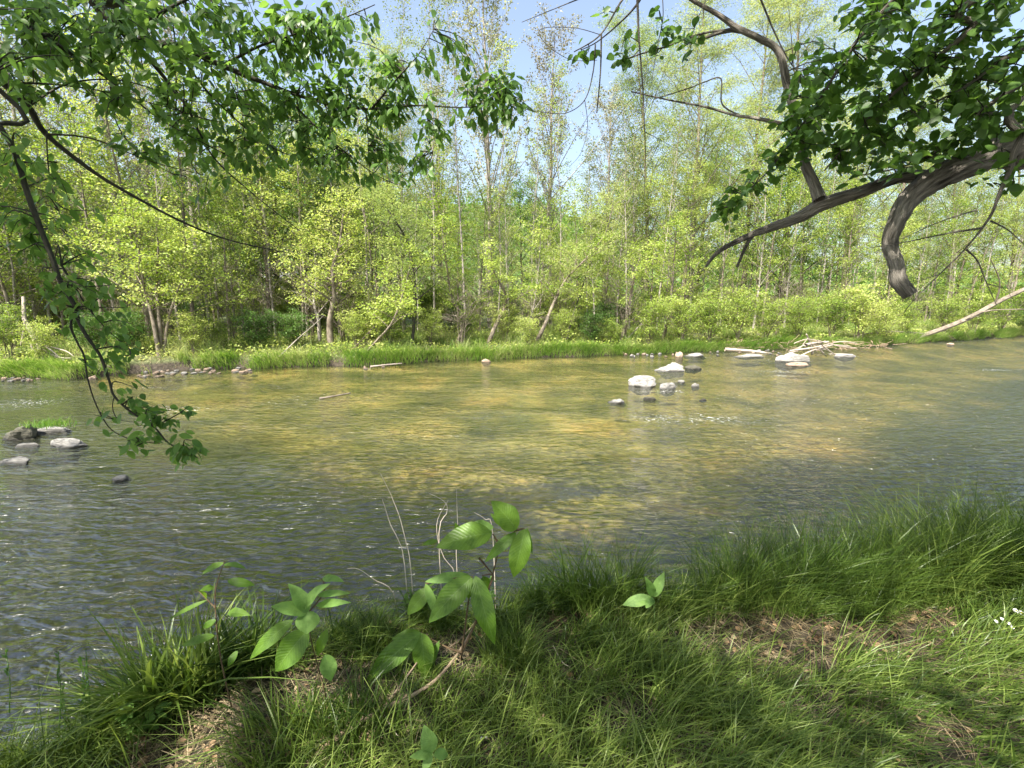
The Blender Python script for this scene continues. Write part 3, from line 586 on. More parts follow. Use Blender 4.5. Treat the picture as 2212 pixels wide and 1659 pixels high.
# ------------------------------------------------------------------ rocks
def rock_mesh(seed, sub=4, cuts=14, rough=.06):
    rg = random.Random(seed); bm = bmesh.new(); bmesh.ops.create_icosphere(bm, subdivisions=sub, radius=1)
    pls = [(Vector((rg.gauss(0, 1), rg.gauss(0, 1), rg.gauss(0, .8))).normalized(), rg.uniform(.55, .85)) for _ in range(cuts)]
    off = Vector((seed*3.1, seed*1.7, 0))
    for v in bm.verts:
        for nn, d in pls:
            e = v.co.dot(nn)-d
            if e > 0: v.co -= nn*e*.985
        v.co += v.co.normalized()*(mnoise.fractal(v.co*2.2+off, 1.0, 2.0, 4)*rough*2.2)
    me = bpy.data.meshes.new('rock'); bm.to_mesh(me); bm.free()
    me.polygons.foreach_set('use_smooth', np.zeros(len(me.polygons), bool)); return me
def rockmat(name, c0, c1, c2, wet=True):
    m, t, out = newmat(name); L = t.links.new
    tc = N(t, 'ShaderNodeTexCoord'); oi = N(t, 'ShaderNodeObjectInfo')
    av = N(t, 'ShaderNodeVectorMath', operation='ADD'); L(tc.outputs['Object'], av.inputs[0]); L(oi.outputs['Location'], av.inputs[1])
    mp = N(t, 'ShaderNodeMapping'); mp.inputs['Scale'].default_value = (1, 1, 5); mp.inputs['Rotation'].default_value = (.35, .3, 0); L(av.outputs[0], mp.inputs[0])
    n1 = N(t, 'ShaderNodeTexNoise', Scale=3.5, Detail=8.0, Roughness=.68); L(mp.outputs[0], n1.inputs['Vector'])
    col = ramp(t, n1.outputs[0], [(.32, c0), (.5, c1), (.7, c2)])
    g = N(t, 'ShaderNodeNewGeometry'); sx = N(t, 'ShaderNodeSeparateXYZ'); L(g.outputs['Position'], sx.inputs[0])
    mr = N(t, 'ShaderNodeMapRange'); L(sx.outputs[2], mr.inputs[0]); mr.inputs[1].default_value = .015; mr.inputs[2].default_value = .045; mr.inputs[3].default_value = .35; mr.inputs[4].default_value = 1
    mu = N(t, 'ShaderNodeMix', data_type='RGBA', blend_type='MULTIPLY'); mu.inputs[0].default_value = 1; L(col, mu.inputs[6]); L(mr.outputs[0], mu.inputs[7])
    bs = N(t, 'ShaderNodeBsdfPrincipled', Roughness=.75); bp = N(t, 'ShaderNodeBump', Strength=.9, Distance=.08); L(n1.outputs[0], bp.inputs['Height']); L(bp.outputs[0], bs.inputs['Normal'])
    L(mu.outputs[2] if wet else col, bs.inputs['Base Color']); L(bs.outputs[0], out.inputs[0]); return m
M['rock_pale'] = rockmat('rock_pale', (.09, .085, .075), (.30, .285, .26), (.48, .46, .42))
M['rock_dark'] = rockmat('rock_dark', (.03, .03, .022), (.08, .075, .05), (.2, .18, .13))
M['rock_tan'] = rockmat('rock_tan', (.22, .14, .09), (.42, .31, .22), (.58, .46, .36))
RM = [rock_mesh(s) for s in (1, 2, 3, 4, 5, 6)]
def rock(name, px0, px1, base, hpx, mat, label, seed, depth=.7, rz=None, z=0.0, cat='rock', group=None, tilt=0):
    g = G((px0+px1)/2, base, z); w_ = (px1-px0)*g[1]/FPX/2/.92; h_ = hpx*g[1]/FPX/.8*.85
    me = RM[seed % 6].copy(); me.materials.clear(); me.materials.append(M[mat])
    o = bpy.data.objects.new(name, me); scene.collection.objects.link(o)
    o.location = (g[0], g[1]+w_*depth*.7, z-h_*.12); o.scale = (w_, w_*depth, h_*1.0); rr = random.Random(seed*7+int(px0))
    o.rotation_euler = (0, tilt, rr.uniform(-.4, .4) if rz is None else rz); tag(o, label, cat, group); return o
rock('river_rock', 1359, 1428, 836, 24, 'rock_pale', 'largest white peaked rock standing in the river left of the driftwood', 1)
rock('river_rock', 1421, 1466, 841, 15, 'rock_pale', 'smaller white rock touching the right side of the peaked white rock', 2)
rock('river_rock', 1416, 1487, 803, 20, 'rock_pale', 'grey-white streaked boulder behind the peaked white rock', 3)
rock('river_rock', 1480, 1525, 798, 9, 'rock_dark', 'low dark rock trailing right of the streaked boulder', 4)
rock('river_rock', 1310, 1359, 872, 9, 'rock_pale', 'flat pale rock alone in the river, left of and nearer than the white rocks', 5)
rock('river_rock', 1496, 1513, 836, 9, 'rock_pale', 'tiny white stone to the right of the white rocks', 6)
rock('river_rock', 1465, 1482, 827, 6, 'rock_pale', 'tiny flat stone behind the smaller white rock', 7)
rock('river_rock', 1391, 1421, 864, 6, 'rock_dark', 'low wet rock below the peaked white rock', 8)
rock('river_rock', 1510, 1529, 866, 5, 'rock_dark', 'small wet rock right of the low wet rock in mid river', 9)
rock('bank_rock', 1459, 1480, 772, 16, 'rock_tan', 'rounded tan boulder at the waterline left of the pale flat slabs', 10)
rock('bank_rock', 1478, 1533, 771, 8, 'rock_pale', 'flat pale slab at the waterline left of the driftwood log', 11)
rock('bank_rock', 1686, 1760, 782, 20, 'rock_pale', 'broad pale slab in front of the driftwood pile', 12, depth=.5)
rock('bank_rock', 1698, 1757, 791, 8, 'rock_tan', 'thin flat slab in the water below the broad pale slab', 13, depth=.4)
rock('bank_rock', 1808, 1853, 772, 8, 'rock_pale', 'pale slab at the right end of the driftwood pile', 14, depth=.5)
rock('bank_rock', 1580, 1660, 772, 7, 'rock_pale', 'low pale rock shelf under the driftwood log', 15, depth=.4)
rock('river_rock', 2049, 2067, 745, 5, 'rock_tan', 'small orange stone out in the water before the fallen trunk', 16)
rock('river_rock', -40, 76, 952, 36, 'rock_dark', 'big dark mossy boulder at the left edge of the river', 17, depth=.6)
rock('river_rock', 70, 142, 936, 14, 'rock_pale', 'jagged pale rock running right from the dark mossy boulder', 18, depth=.5)
rock('river_rock', 85, 189, 966, 17, 'rock_pale', 'long pale slab below the jagged rock at the left', 19, depth=.35)
rock('river_rock', 30, 81, 966, 9, 'rock_pale', 'short flat slab just left of the long pale slab', 20, depth=.35)
rock('river_rock', -30, 68, 1002, 16, 'rock_pale', 'grey slab entering from the left edge, nearest of the left slabs', 21, depth=.3)
rock('river_rock', 232, 276, 1039, 11, 'rock_pale', 'small knobbly rock alone in dark water under the hanging branch', 22)
rock('river_rock', 177, 208, 820, 10, 'rock_tan', 'smooth pinkish boulder at the far waterline by the bleached snag', 23)
rock('bank_rock', 1040, 1062, 783, 8, 'rock_tan', 'pale tan stone just off the middle of the far bank', 24)
rg = random.Random(4)
def cobbles(a, b, y0, y1, n, mats, label, group, smin=8, smax=22):
    for j, px in enumerate(sorted(rg.uniform(a, b) for _ in range(n))):
        wv = rg.uniform(smin, smax); py = y0+(y1-y0)*(px-a)/(b-a) + rg.uniform(-12, 4)
        rock('cobble', px-wv/2, px+wv/2, py, rg.uniform(2, 5), rg.choice(mats), nth(j+1)+' '+label, rg.randrange(60), depth=.8, rz=rg.uniform(0, 3), cat='stone', group=group)
cobbles(285, 560, 813, 800, 60, ['rock_tan', 'rock_pale', 'rock_tan'], 'flat cobble from the left in the row along the left far bank', 'cobbles along the left far bank')
cobbles(1345, 1465, 769, 767, 34, ['rock_pale', 'rock_tan'], 'small cobble from the left on the waterline left of the tan boulder', 'cobbles left of the tan boulder', 5, 12)
cobbles(0, 110, 822, 818, 26, ['rock_tan', 'rock_pale'], 'small cobble from the left in the shallows below the bleached snag', 'cobbles in the left shallows', 6, 16)
cobbles(780, 870, 794, 789, 9, ['rock_tan'], 'small cobble from the left beneath the grassy middle bank', 'cobbles below the middle bank', 6, 13)
cobbles(1530, 1690, 770, 768, 20, ['rock_pale', 'rock_tan'], 'small stone from the left among the slabs by the driftwood log', 'stones around the driftwood log', 5, 12)

# ------------------------------------------------------------------ driftwood, logs, snag, shed
def stick_thing(name, pts, w0, w1, mat, label, cat, part=None, n=14, k=7, rough=.05, extra=()):
    P = spline(pts, n); mb = MB(); tube(mb, P, np.linspace(w0, w1, n), k, rough, cap=True)
    for q, a, b in extra: tube(mb, spline(q, 8), np.linspace(a, b, 8), 5, .05)
    o = mb.build(name, M[mat]); tag(o, label, cat); return o
gy = lambda px, py: G(px, py)[1]
stick_thing('fallen_log', [D(1566, 755, 20.0), D(1626, 759, 19.8), D(1684, 768, 19.6)], .085, .05, 'drift', 'long bleached log lying on the slabs left of the driftwood pile', 'log')
PL = [((1690, 770), (1760, 750), .06), ((1705, 758), (1800, 742), .07), ((1755, 765), (1742, 722), .09), ((1740, 745), (1790, 738), .10), ((1760, 768), (1842, 765), .04), ((1775, 745), (1812, 770), .05), ((1750, 740), (1700, 765), .05),
      ((1765, 735), (1850, 752), .04), ((1800, 740), (1852, 742), .04), ((1730, 768), (1790, 755), .05), ((1745, 730), (1722, 760), .03), ((1770, 752), (1835, 748), .05), ((1785, 770), (1745, 742), .04), ((1715, 742), (1765, 735), .03)]
for j, (a, b, r) in enumerate(PL):
    rr = random.Random(j+50); Y0 = G(1770, 771)[1]+rr.uniform(-.1, 1.1); dz = rr.uniform(-.6, .6)
    A, B = D(*a, Y0-dz*.5), D(*b, Y0+dz*.5); mid = (A+B)/2 + np.array([0, 0, rr.uniform(-.06, .12)]); r *= .62
    stick_thing('driftwood_branch', [A, mid, B], r, r*.5, 'drift', ['thick upright stump end sticking up from the driftwood pile', 'bleached branch in the driftwood pile, %s from the left by its thick end' % nth(1+sorted(range(len(PL)), key=lambda q: PL[q][0][0]).index(j))][j != 2], 'driftwood').__setitem__('group', 'bleached branches of the driftwood pile')
mb = MB(); rg2 = np.random.default_rng(8)
for j in range(260):
    px, py = (rg2.uniform(1568, 1620), rg2.uniform(735, 757)) if j % 3 == 0 else (rg2.uniform(1650, 1930), rg2.uniform(735, 762))
    A = D(px, py, 20.9+rg2.uniform(-.6, 1.2)); B = A+rg2.normal(size=3)*np.array([.45, .3, .12]); tube(mb, [A, (A+B)/2+rg2.normal(size=3)*.03, B], [.014, .01, .005], 3)
tag(mb.build('flood_debris', M['stick']), 'tangle of thin dry sticks washed against the far bank around the driftwood', 'debris', kind='stuff')
# fallen pale trunk leaning into the water at the right
o = stick_thing('fallen_tree', [D(1955, 738, 24.5), D(2020, 716, 24.8), D(2090, 688, 25.3), D(2160, 650, 26), D(2240, 612, 27), D(2330, 570, 28)], .13, .10, 'bark_far',
    'long pale fallen trunk slanting down into the water at the right', 'fallen tree', extra=[([D(2070, 697, 25.2), D(2130, 672, 25), D(2212, 668, 24.8)], .05, .02), ([D(2000, 722, 24.7), D(1920, 716, 24.4), D(1830, 728, 24)], .06, .02), ([D(2150, 655, 25.9), D(2160, 610, 25.5), D(2140, 560, 25)], .05, .02)])
stick_thing('fallen_log', [D(830, 652, 24), D(880, 655, 23.6), D(930, 680, 23), D(975, 692, 22.5)], .16, .08, 'drift', 'bleached fallen log lying in the wood behind the curving dark stem', 'log',
    extra=[([D(875, 655, 23.6), D(920, 672, 23.2), D(950, 700, 22.6)], .07, .03), ([D(860, 654, 23.6), D(900, 640, 23.4), D(935, 645, 23)], .05, .02), ([D(925, 678, 23), D(985, 682, 22.6), D(1010, 695, 22.6)], .04, .02)])
stick_thing('fallen_log', [D(308, 742, 17.6), D(330, 752, 17.2), D(360, 768, 16.8)], .06, .04, 'drift', 'short pale log on the grass below the three-stemmed clump', 'log', extra=[([D(325, 750, 17.3), D(400, 748, 17), D(470, 749, 17)], .015, .01)])
stick_thing('floating_stick', [G(690, 861, .02), G(715, 857, .03), G(757, 849, .02)], .03, .015, 'bark_far', 'dark waterlogged stick breaking the surface in the left half of the river', 'stick')
stick_thing('washed_stick', [G(800, 792, .12), G(835, 788, .14), G(868, 785, .12)], .03, .015, 'drift', 'thin bleached stick lying along the middle of the far waterline', 'stick')
# bleached uprooted snag at left
c5 = lambda x, y: (x*.1628, 612+y*.1628)
Ys = 14.6; mb = MB(); rg2 = np.random.default_rng(3)
TR = [(*c5(310, 180), .4), (*c5(318, 330), .3), (*c5(325, 480), .2), (*c5(400, 620), .1), (*c5(480, 760), 0), (*c5(560, 900), -.2)]
P = spline([D(x, y, Ys+dy) for x, y, dy in TR], 14); tube(mb, P, np.linspace(.045, .08, 14), 9, .08)
RT = [[(560, 900), (590, 1020), (600, 1150), (690, 1240)], [(560, 900), (575, 1050), (555, 1200)], [(480, 740), (430, 850), (470, 900)], [(560, 880), (700, 950), (830, 990), (960, 990)], [(520, 800), (700, 850), (880, 900), (980, 970)],
      [(590, 1000), (700, 1080), (830, 1140), (960, 1190)], [(560, 870), (740, 980), (900, 1100)], [(600, 1130), (560, 1230)], [(600, 1100), (650, 1230), (750, 1250)], [(540, 820), (640, 860), (790, 980)], [(500, 760), (420, 800), (430, 900)],
      [(620, 1020), (760, 1120), (830, 1200)], [(400, 620), (330, 600), (230, 545)], [(330, 500), (300, 700), (270, 820)], [(580, 930), (700, 930), (900, 1060)], [(600, 960), (680, 1100), (690, 1200)]]
for r in RT:
    q = [D(*c5(*p), Ys-.2-.25*i_+rg2.uniform(-.15, .15)) for i_, p in enumerate(r)]
    tube(mb, spline(q, 9), np.linspace(.035, .008, 9), 5, .08)
tag(mb.build('bleached_snag', M['drift']), 'bleached uprooted tree base with splayed roots reaching the water at the left', 'dead tree')
# grey shed deep in the wood
x0, Y0 = at_shore(668, 17); z0 = float(hgt(x0, Y0))
sh = empty('shed', (x0, Y0, z0), 'low weathered grey board shed half hidden behind the trees left of centre', 'shed')
def boxmb(mb, a, b):
    (x1, y1, z1), (x2, y2, z2) = a, b
    V = [(x, y, z) for x in (x1, x2) for y in (y1, y2) for z in (z1, z2)]
    mb.add(V, [(0, 1, 3, 2), (4, 6, 7, 5), (0, 4, 5, 1), (2, 3, 7, 6), (0, 2, 6, 4), (1, 5, 7, 3)])
mb = MB()
for k in range(7): boxmb(mb, (-2.4, -.02*(k % 2), .35*k), (2.4, 2.5, .35*k+.345))
mw, t, out = newmat('weathered_boards'); L = t.links.new
tc = N(t, 'ShaderNodeTexCoord'); mp = N(t, 'ShaderNodeMapping'); mp.inputs['Scale'].default_value = (1, 1, 12); L(tc.outputs['Object'], mp.inputs[0]); nz = N(t, 'ShaderNodeTexNoise', Scale=2.0, Detail=6.0); L(mp.outputs[0], nz.inputs['Vector'])
bs = N(t, 'ShaderNodeBsdfPrincipled', Roughness=.8); L(ramp(t, nz.outputs[0], [(.3, (.3, .3, .31)), (.7, (.62, .62, .65))]), bs.inputs['Base Color']); L(bs.outputs[0], out.inputs[0])
mb.build('wall', mw, sh, False)
mb = MB(); mb.add([(-2.7, -.3, 2.45), (2.7, -.3, 2.45), (2.7, 2.8, 2.95), (-2.7, 2.8, 2.95), (-2.7, -.3, 2.53), (2.7, -.3, 2.53), (2.7, 2.8, 3.03), (-2.7, 2.8, 3.03)], [(0, 3, 2, 1), (4, 5, 6, 7), (0, 1, 5, 4), (1, 2, 6, 5), (2, 3, 7, 6), (3, 0, 4, 7)]); mb.build('roof', mw, sh, False)

# ------------------------------------------------------------------ near trees
def near_tree(root_xy, name, label, trunk_top, trunk_r, branches, anchors, leafm, tm, lsize, seed, hang, canopy, twig_leaves=9, brk='bark', stub=None, stublabel=None):
    rg = np.random.default_rng(seed); x, y = root_xy; z = float(hgt(x, y))
    root = empty(name, (x, y, z), label, 'tree'); W = MB()
    tp = spline([(x, y, z-.3), (x+.05, y+.05, z+1.5), ((x+trunk_top[0])/2, (y+trunk_top[1])/2, trunk_top[2]*.6), trunk_top], 14)
    tube(W, tp, np.linspace(trunk_r*1.25, trunk_r*.7, 14), 14, .03)
    keep(W.build('trunk', M[brk]), root); W = MB(); TW = MB(); C = MB(); SK = []
    for pl, w0, w1, kk in branches:
        P = spline(pl, max(10, (14 if kk >= 12 else 6)*len(pl))); n = len(P); rr_ = w0*(w1/w0)**np.linspace(0, 1, n) if np.isscalar(w0) else np.interp(np.linspace(0, 1, n), np.linspace(0, 1, len(w0)), w0); tube(W, P, rr_, 34 if kk >= 10 and brk == 'bark' else kk, 0 if kk >= 10 and brk == 'bark' else .04, rng=rg, cap=kk > 8, ridge=.17 if kk >= 10 and brk == 'bark' else 0); SK.append(P)
    keep(W.build('limb', M[brk if brk == 'bark' else 'bark_dark']), root)
    SKA = np.concatenate(SK) if SK else np.zeros((0, 3)); LP = []; LD = []; LS = []
    A = []
    for (cx, cyy, rx, ry, n, y0, y1) in anchors:
        for _ in range(int(n*(.82 if hang > .7 else .74))):
            a = rg.uniform(0, 6.283); q = math.sqrt(rg.uniform(0, 1))
            A.append(D(cx+rx*q*math.cos(a), cyy+ry*q*math.sin(a), rg.uniform(y0, y1)))
    for e in A:
        d = np.linalg.norm(SKA-e, axis=1) + .4*np.clip(e[2]-SKA[:, 2], 0, 9); j = int(np.argmin(d)); s = SKA[j]
        mid = (s+e)/2 + UP*.10*np.linalg.norm(e-s) + rg.normal(size=3)*.03
        q = spline([s, mid, e], 7); tube(TW, q, np.linspace(.0045, .0015, 7), 4)
        n = twig_leaves; a = np.linspace(.25, 1, n)**.8; jj = np.clip((a*6).astype(int), 0, 5); b = q[jj]+(q[jj+1]-q[jj])*(a*6-jj)[:, None]
        td = nrm(e-s); sd = nrm(np.cross(td, UP)+1e-6); sg = np.where(np.arange(n) % 2 == 0, 1, -1)[:, None]
        LP.append(b + rg.normal(size=(n, 3))*.03); LD.append(td*.55 + sd*sg*.75 + UP*(-hang) + rg.normal(size=(n, 3))*.28); LS.append((.8 if e[1] < 2.9 and e[0] < 0 else 1)*lsize*rg.uniform(.55, 1.15, n))
    # crown over the bank, behind and above the viewpoint: it casts the shade
    m = canopy['n']; cl = np.stack([rg.uniform(*canopy['x'], m), rg.uniform(*canopy['y'], m), rg.uniform(*canopy['z'], m)], -1)
    ok = (cl[:, 2]-CAMZ > .62*np.clip(cl[:, 1]+.6, 0, 99)+.45)
    for (hx, hy, hr) in canopy.get('holes', []):   # natural gaps, given where their light lands on the bank
        gx = cl[:, 0]-sdir.x/sdir.z*(cl[:, 2]-.45); gyy = cl[:, 1]-sdir.y/sdir.z*(cl[:, 2]-.45); ok &= ((gx-hx)**2+(gyy-hy)**2 > (hr+.52)**2)
    cl = cl[ok]; top = np.array(trunk_top)
    for j, c in enumerate(cl):
        if j % 30 == 0:
            qb = spline([top, (top+c)/2+UP*.4, c], 8)
            if np.all(qb[:, 2]-CAMZ > .58*np.clip(qb[:, 1], 0, 99)+.1): tube(TW, qb, np.linspace(.05, .008, 8), 5)
        n = canopy['per']; LP.append(c+rg.normal(size=(n, 3))*np.array([.32, .32, .14])); LD.append(rg.normal(size=(n, 3))+UP*-.4); LS.append(lsize*rg.uniform(.9, 1.5, n))
    LP = np.concatenate(LP); LD = np.concatenate(LD); LS = np.concatenate(LS); n = len(LP)
    leaves(C, LP, LD, UP*.7+rg.normal(size=(n, 3))*.45, LS, tm)
    keep(TW.build('twigs', M['bark_dark']), root); keep(C.build('foliage', M[leafm]), root)
    if stub:
        Sm = MB(); P = spline(stub[0], 150); rr_ = np.interp(np.linspace(0, 1, 150), np.linspace(0, 1, len(stub[1])), stub[1]); tube(Sm, P, rr_, 46, 0, cap=True, rng=rg, ridge=.19)
        so_ = keep(Sm.build('broken_limb', M['bark']), root); so_['label'] = stublabel
    return root
def pl(pts, Y, Y1=None):
    n = len(pts); return [D(a, b, Y+((Y1 or Y)-Y)*i_/(n-1)) for i_, (a, b) in enumerate(pts)]
px2m = lambda w_, Y: w_/2*Y/FPX
LT = (-4.6, .4, 5.6)
Lb = [
 ([LT, D(120, -120, 3.4)] + pl([(200, 0), (262, 62), (300, 93), (385, 100), (480, 142), (600, 190), (690, 220), (790, 235), (900, 228), (1000, 232), (1090, 222)], 3.5, 4.0), [.06, .05, .036, .033, .030, .024, .020, .014, .010, .008, .006, .004, .003], .004, 9),
 (pl([(297, 98), (345, 155), (400, 225), (430, 285), (470, 350), (560, 430), (650, 500)], 3.5, 3.9), .018, .003, 7),
 ([LT, D(-150, 40, 2.9)] + pl([(0, 175), (62, 232), (100, 290), (200, 370), (300, 430), (400, 482), (500, 520), (625, 547)], 3.1, 4.0), [.02, .019, .018, .02, .017, .013, .010, .008, .006, .003], .003, 8),
 ([LT, D(-140, 80, 2.4)] + pl([(0, 275), (34, 335), (60, 420), (90, 500), (112, 555), (133, 613), (163, 663), (167, 686), (187, 726), (217, 770), (237, 826), (247, 856), (283, 890), (333, 923), (363, 956), (400, 975), (430, 990)], 2.5, 2.7), [.012, .012, .012, .012, .013, .012, .012, .011, .010, .009, .008, .007, .006, .006, .005, .004, .003, .002], .0025, 8),
 (pl([(163, 663), (153, 703), (167, 740), (182, 770), (190, 820), (207, 873), (233, 920), (262, 941), (300, 953), (345, 958)], 2.62, 2.7), .007, .002, 6),
 (pl([(133, 573), (187, 660), (233, 713), (290, 762)], 2.6, 2.8), .006, .002, 6),
 (pl([(804, 233), (860, 167), (897, 127), (920, 93), (938, 62)], 3.85), .010, .002, 6),
 (pl([(100, 290), (200, 300), (330, 350), (450, 380)], 3.2, 3.5), .008, .002, 5),
 (pl([(66, 60), (160, 120), (260, 190), (350, 260), (480, 330)], 3.0, 3.6), .016, .003, 6),
 (pl([(-60, 190), (60, 180), (180, 190), (300, 215), (420, 250)], 3.0, 3.4), .010, .002, 5),
 (pl([(480, 142), (560, 100), (650, 70), (740, 40), (810, 10)], 3.6, 3.9), .012, .003, 6),
 (pl([(380, 100), (450, 200), (560, 300), (640, 340), (720, 350)], 3.5, 4.0), .010, .002, 6), (pl([(262, 62), (240, 160), (250, 260), (300, 330), (380, 380)], 3.3, 3.7), .009, .002, 6), (pl([(640, 205), (660, 300), (720, 420)], 3.7, 4.0), .006, .0015, 5), (pl([(480, 142), (520, 230), (530, 330)], 3.6), .006, .0015, 5), (pl([(60, 230), (150, 180), (270, 175), (400, 215), (520, 230)], 3.0, 3.7), .008, .002, 5), (pl([(100, 290), (110, 400), (150, 520)], 3.1), .005, .0015, 5),
 (pl([(300, 93), (330, 40), (420, -10)], 3.5), .02, .008, 6),
 (pl([(600, 190), (700, 290), (800, 370), (860, 400)], 3.7, 4.0), .010, .002, 6),
 (pl([(790, 235), (795, 300), (798, 370)], 3.9), .006, .002, 5),
 (pl([(921, 228), (925, 290), (935, 330)], 3.95), .004, .0015, 5),
 (pl([(247, 856), (243, 880), (255, 905), (290, 912)], 2.66), .003, .0015, 5),
]
La = [(520, 300, 200, 70, 22, 3.3, 4.2), (760, 300, 160, 90, 26, 3.6, 4.3), (250, 260, 200, 80, 16, 2.9, 3.8), (120, 420, 110, 80, 9, 2.5, 3.3), (850, 390, 90, 50, 8, 3.7, 4.2), (450, 420, 100, 40, 4, 3.4, 4.0), (250, 150, 200, 80, 30, 3.0, 3.8), (450, 60, 400, 60, 40, 3.2, 4.0), (650, 130, 200, 110, 34, 3.4, 4.2), (560, 260, 180, 60, 22, 3.4, 4.0), (120, 60, 170, 85, 80, 2.6, 3.4), (350, 70, 160, 90, 66, 3.1, 3.9), (560, 80, 170, 90, 44, 3.4, 4.2), (730, 90, 110, 90, 28, 3.6, 4.2), (800, 190, 110, 70, 26, 3.7, 4.2), (640, 220, 150, 70, 36, 3.5, 4.1), (880, 280, 90, 70, 22, 3.8, 4.2), (880, 170, 60, 50, 10, 3.7, 4.1),
      (1040, 210, 95, 60, 34, 3.8, 4.2), (1010, 150, 60, 25, 9, 3.9, 4.1), (1070, 260, 50, 30, 8, 3.9, 4.1), (800, 350, 110, 45, 16, 3.8, 4.2), (620, 330, 120, 60, 18, 3.5, 4.0), (480, 240, 100, 60, 16, 3.4, 3.9), (330, 210, 120, 60, 16, 3.1, 3.7), (60, 150, 90, 60, 20, 2.7, 3.3), (380, 330, 70, 40, 7, 3.3, 3.7),
      (20, 330, 50, 70, 9, 2.4, 2.9), (40, 500, 55, 60, 11, 2.4, 2.8), (130, 580, 80, 60, 14, 2.5, 2.9), (210, 650, 80, 60, 14, 2.5, 2.9), (270, 740, 50, 50, 9, 2.5, 2.8), (940, 65, 18, 18, 2, 3.8, 3.9), (210, 760, 30, 40, 3, 2.5, 2.7),
      (292, 858, 20, 22, 5, 2.6, 2.75), (330, 905, 45, 28, 9, 2.6, 2.75), (395, 885, 24, 12, 3, 2.6, 2.75), (195, 893, 18, 8, 2, 2.6, 2.7), (400, 965, 36, 24, 11, 2.6, 2.75), (320, 950, 40, 12, 5, 2.6, 2.75)]
holes = [(-1.0, 1.72, .16), (-1.55, 2.05, .34), (2.35, 2.3, .12), (2.85, 2.1, .15), (-.05, 2.7, -.1), (.5, 5.6, .5), (-.7, 6.2, .3), (1.4, 2.15, -.22), (3.3, 1.75, -.1)]
near_tree((-4.9, .3), 'overhanging_tree', 'near tree with drooping leafy branches reaching over the river from the left', LT, .2, Lb, La, 'leaf_near', OVAL, .088, 81, .85,
          dict(n=2900, x=(-10.5, -.5), y=(-6.5, 2.8), z=(4.9, 9.5), per=22, holes=holes), 9, 'bark_dark')
RTt = (5.9, 2.2, 5.2)
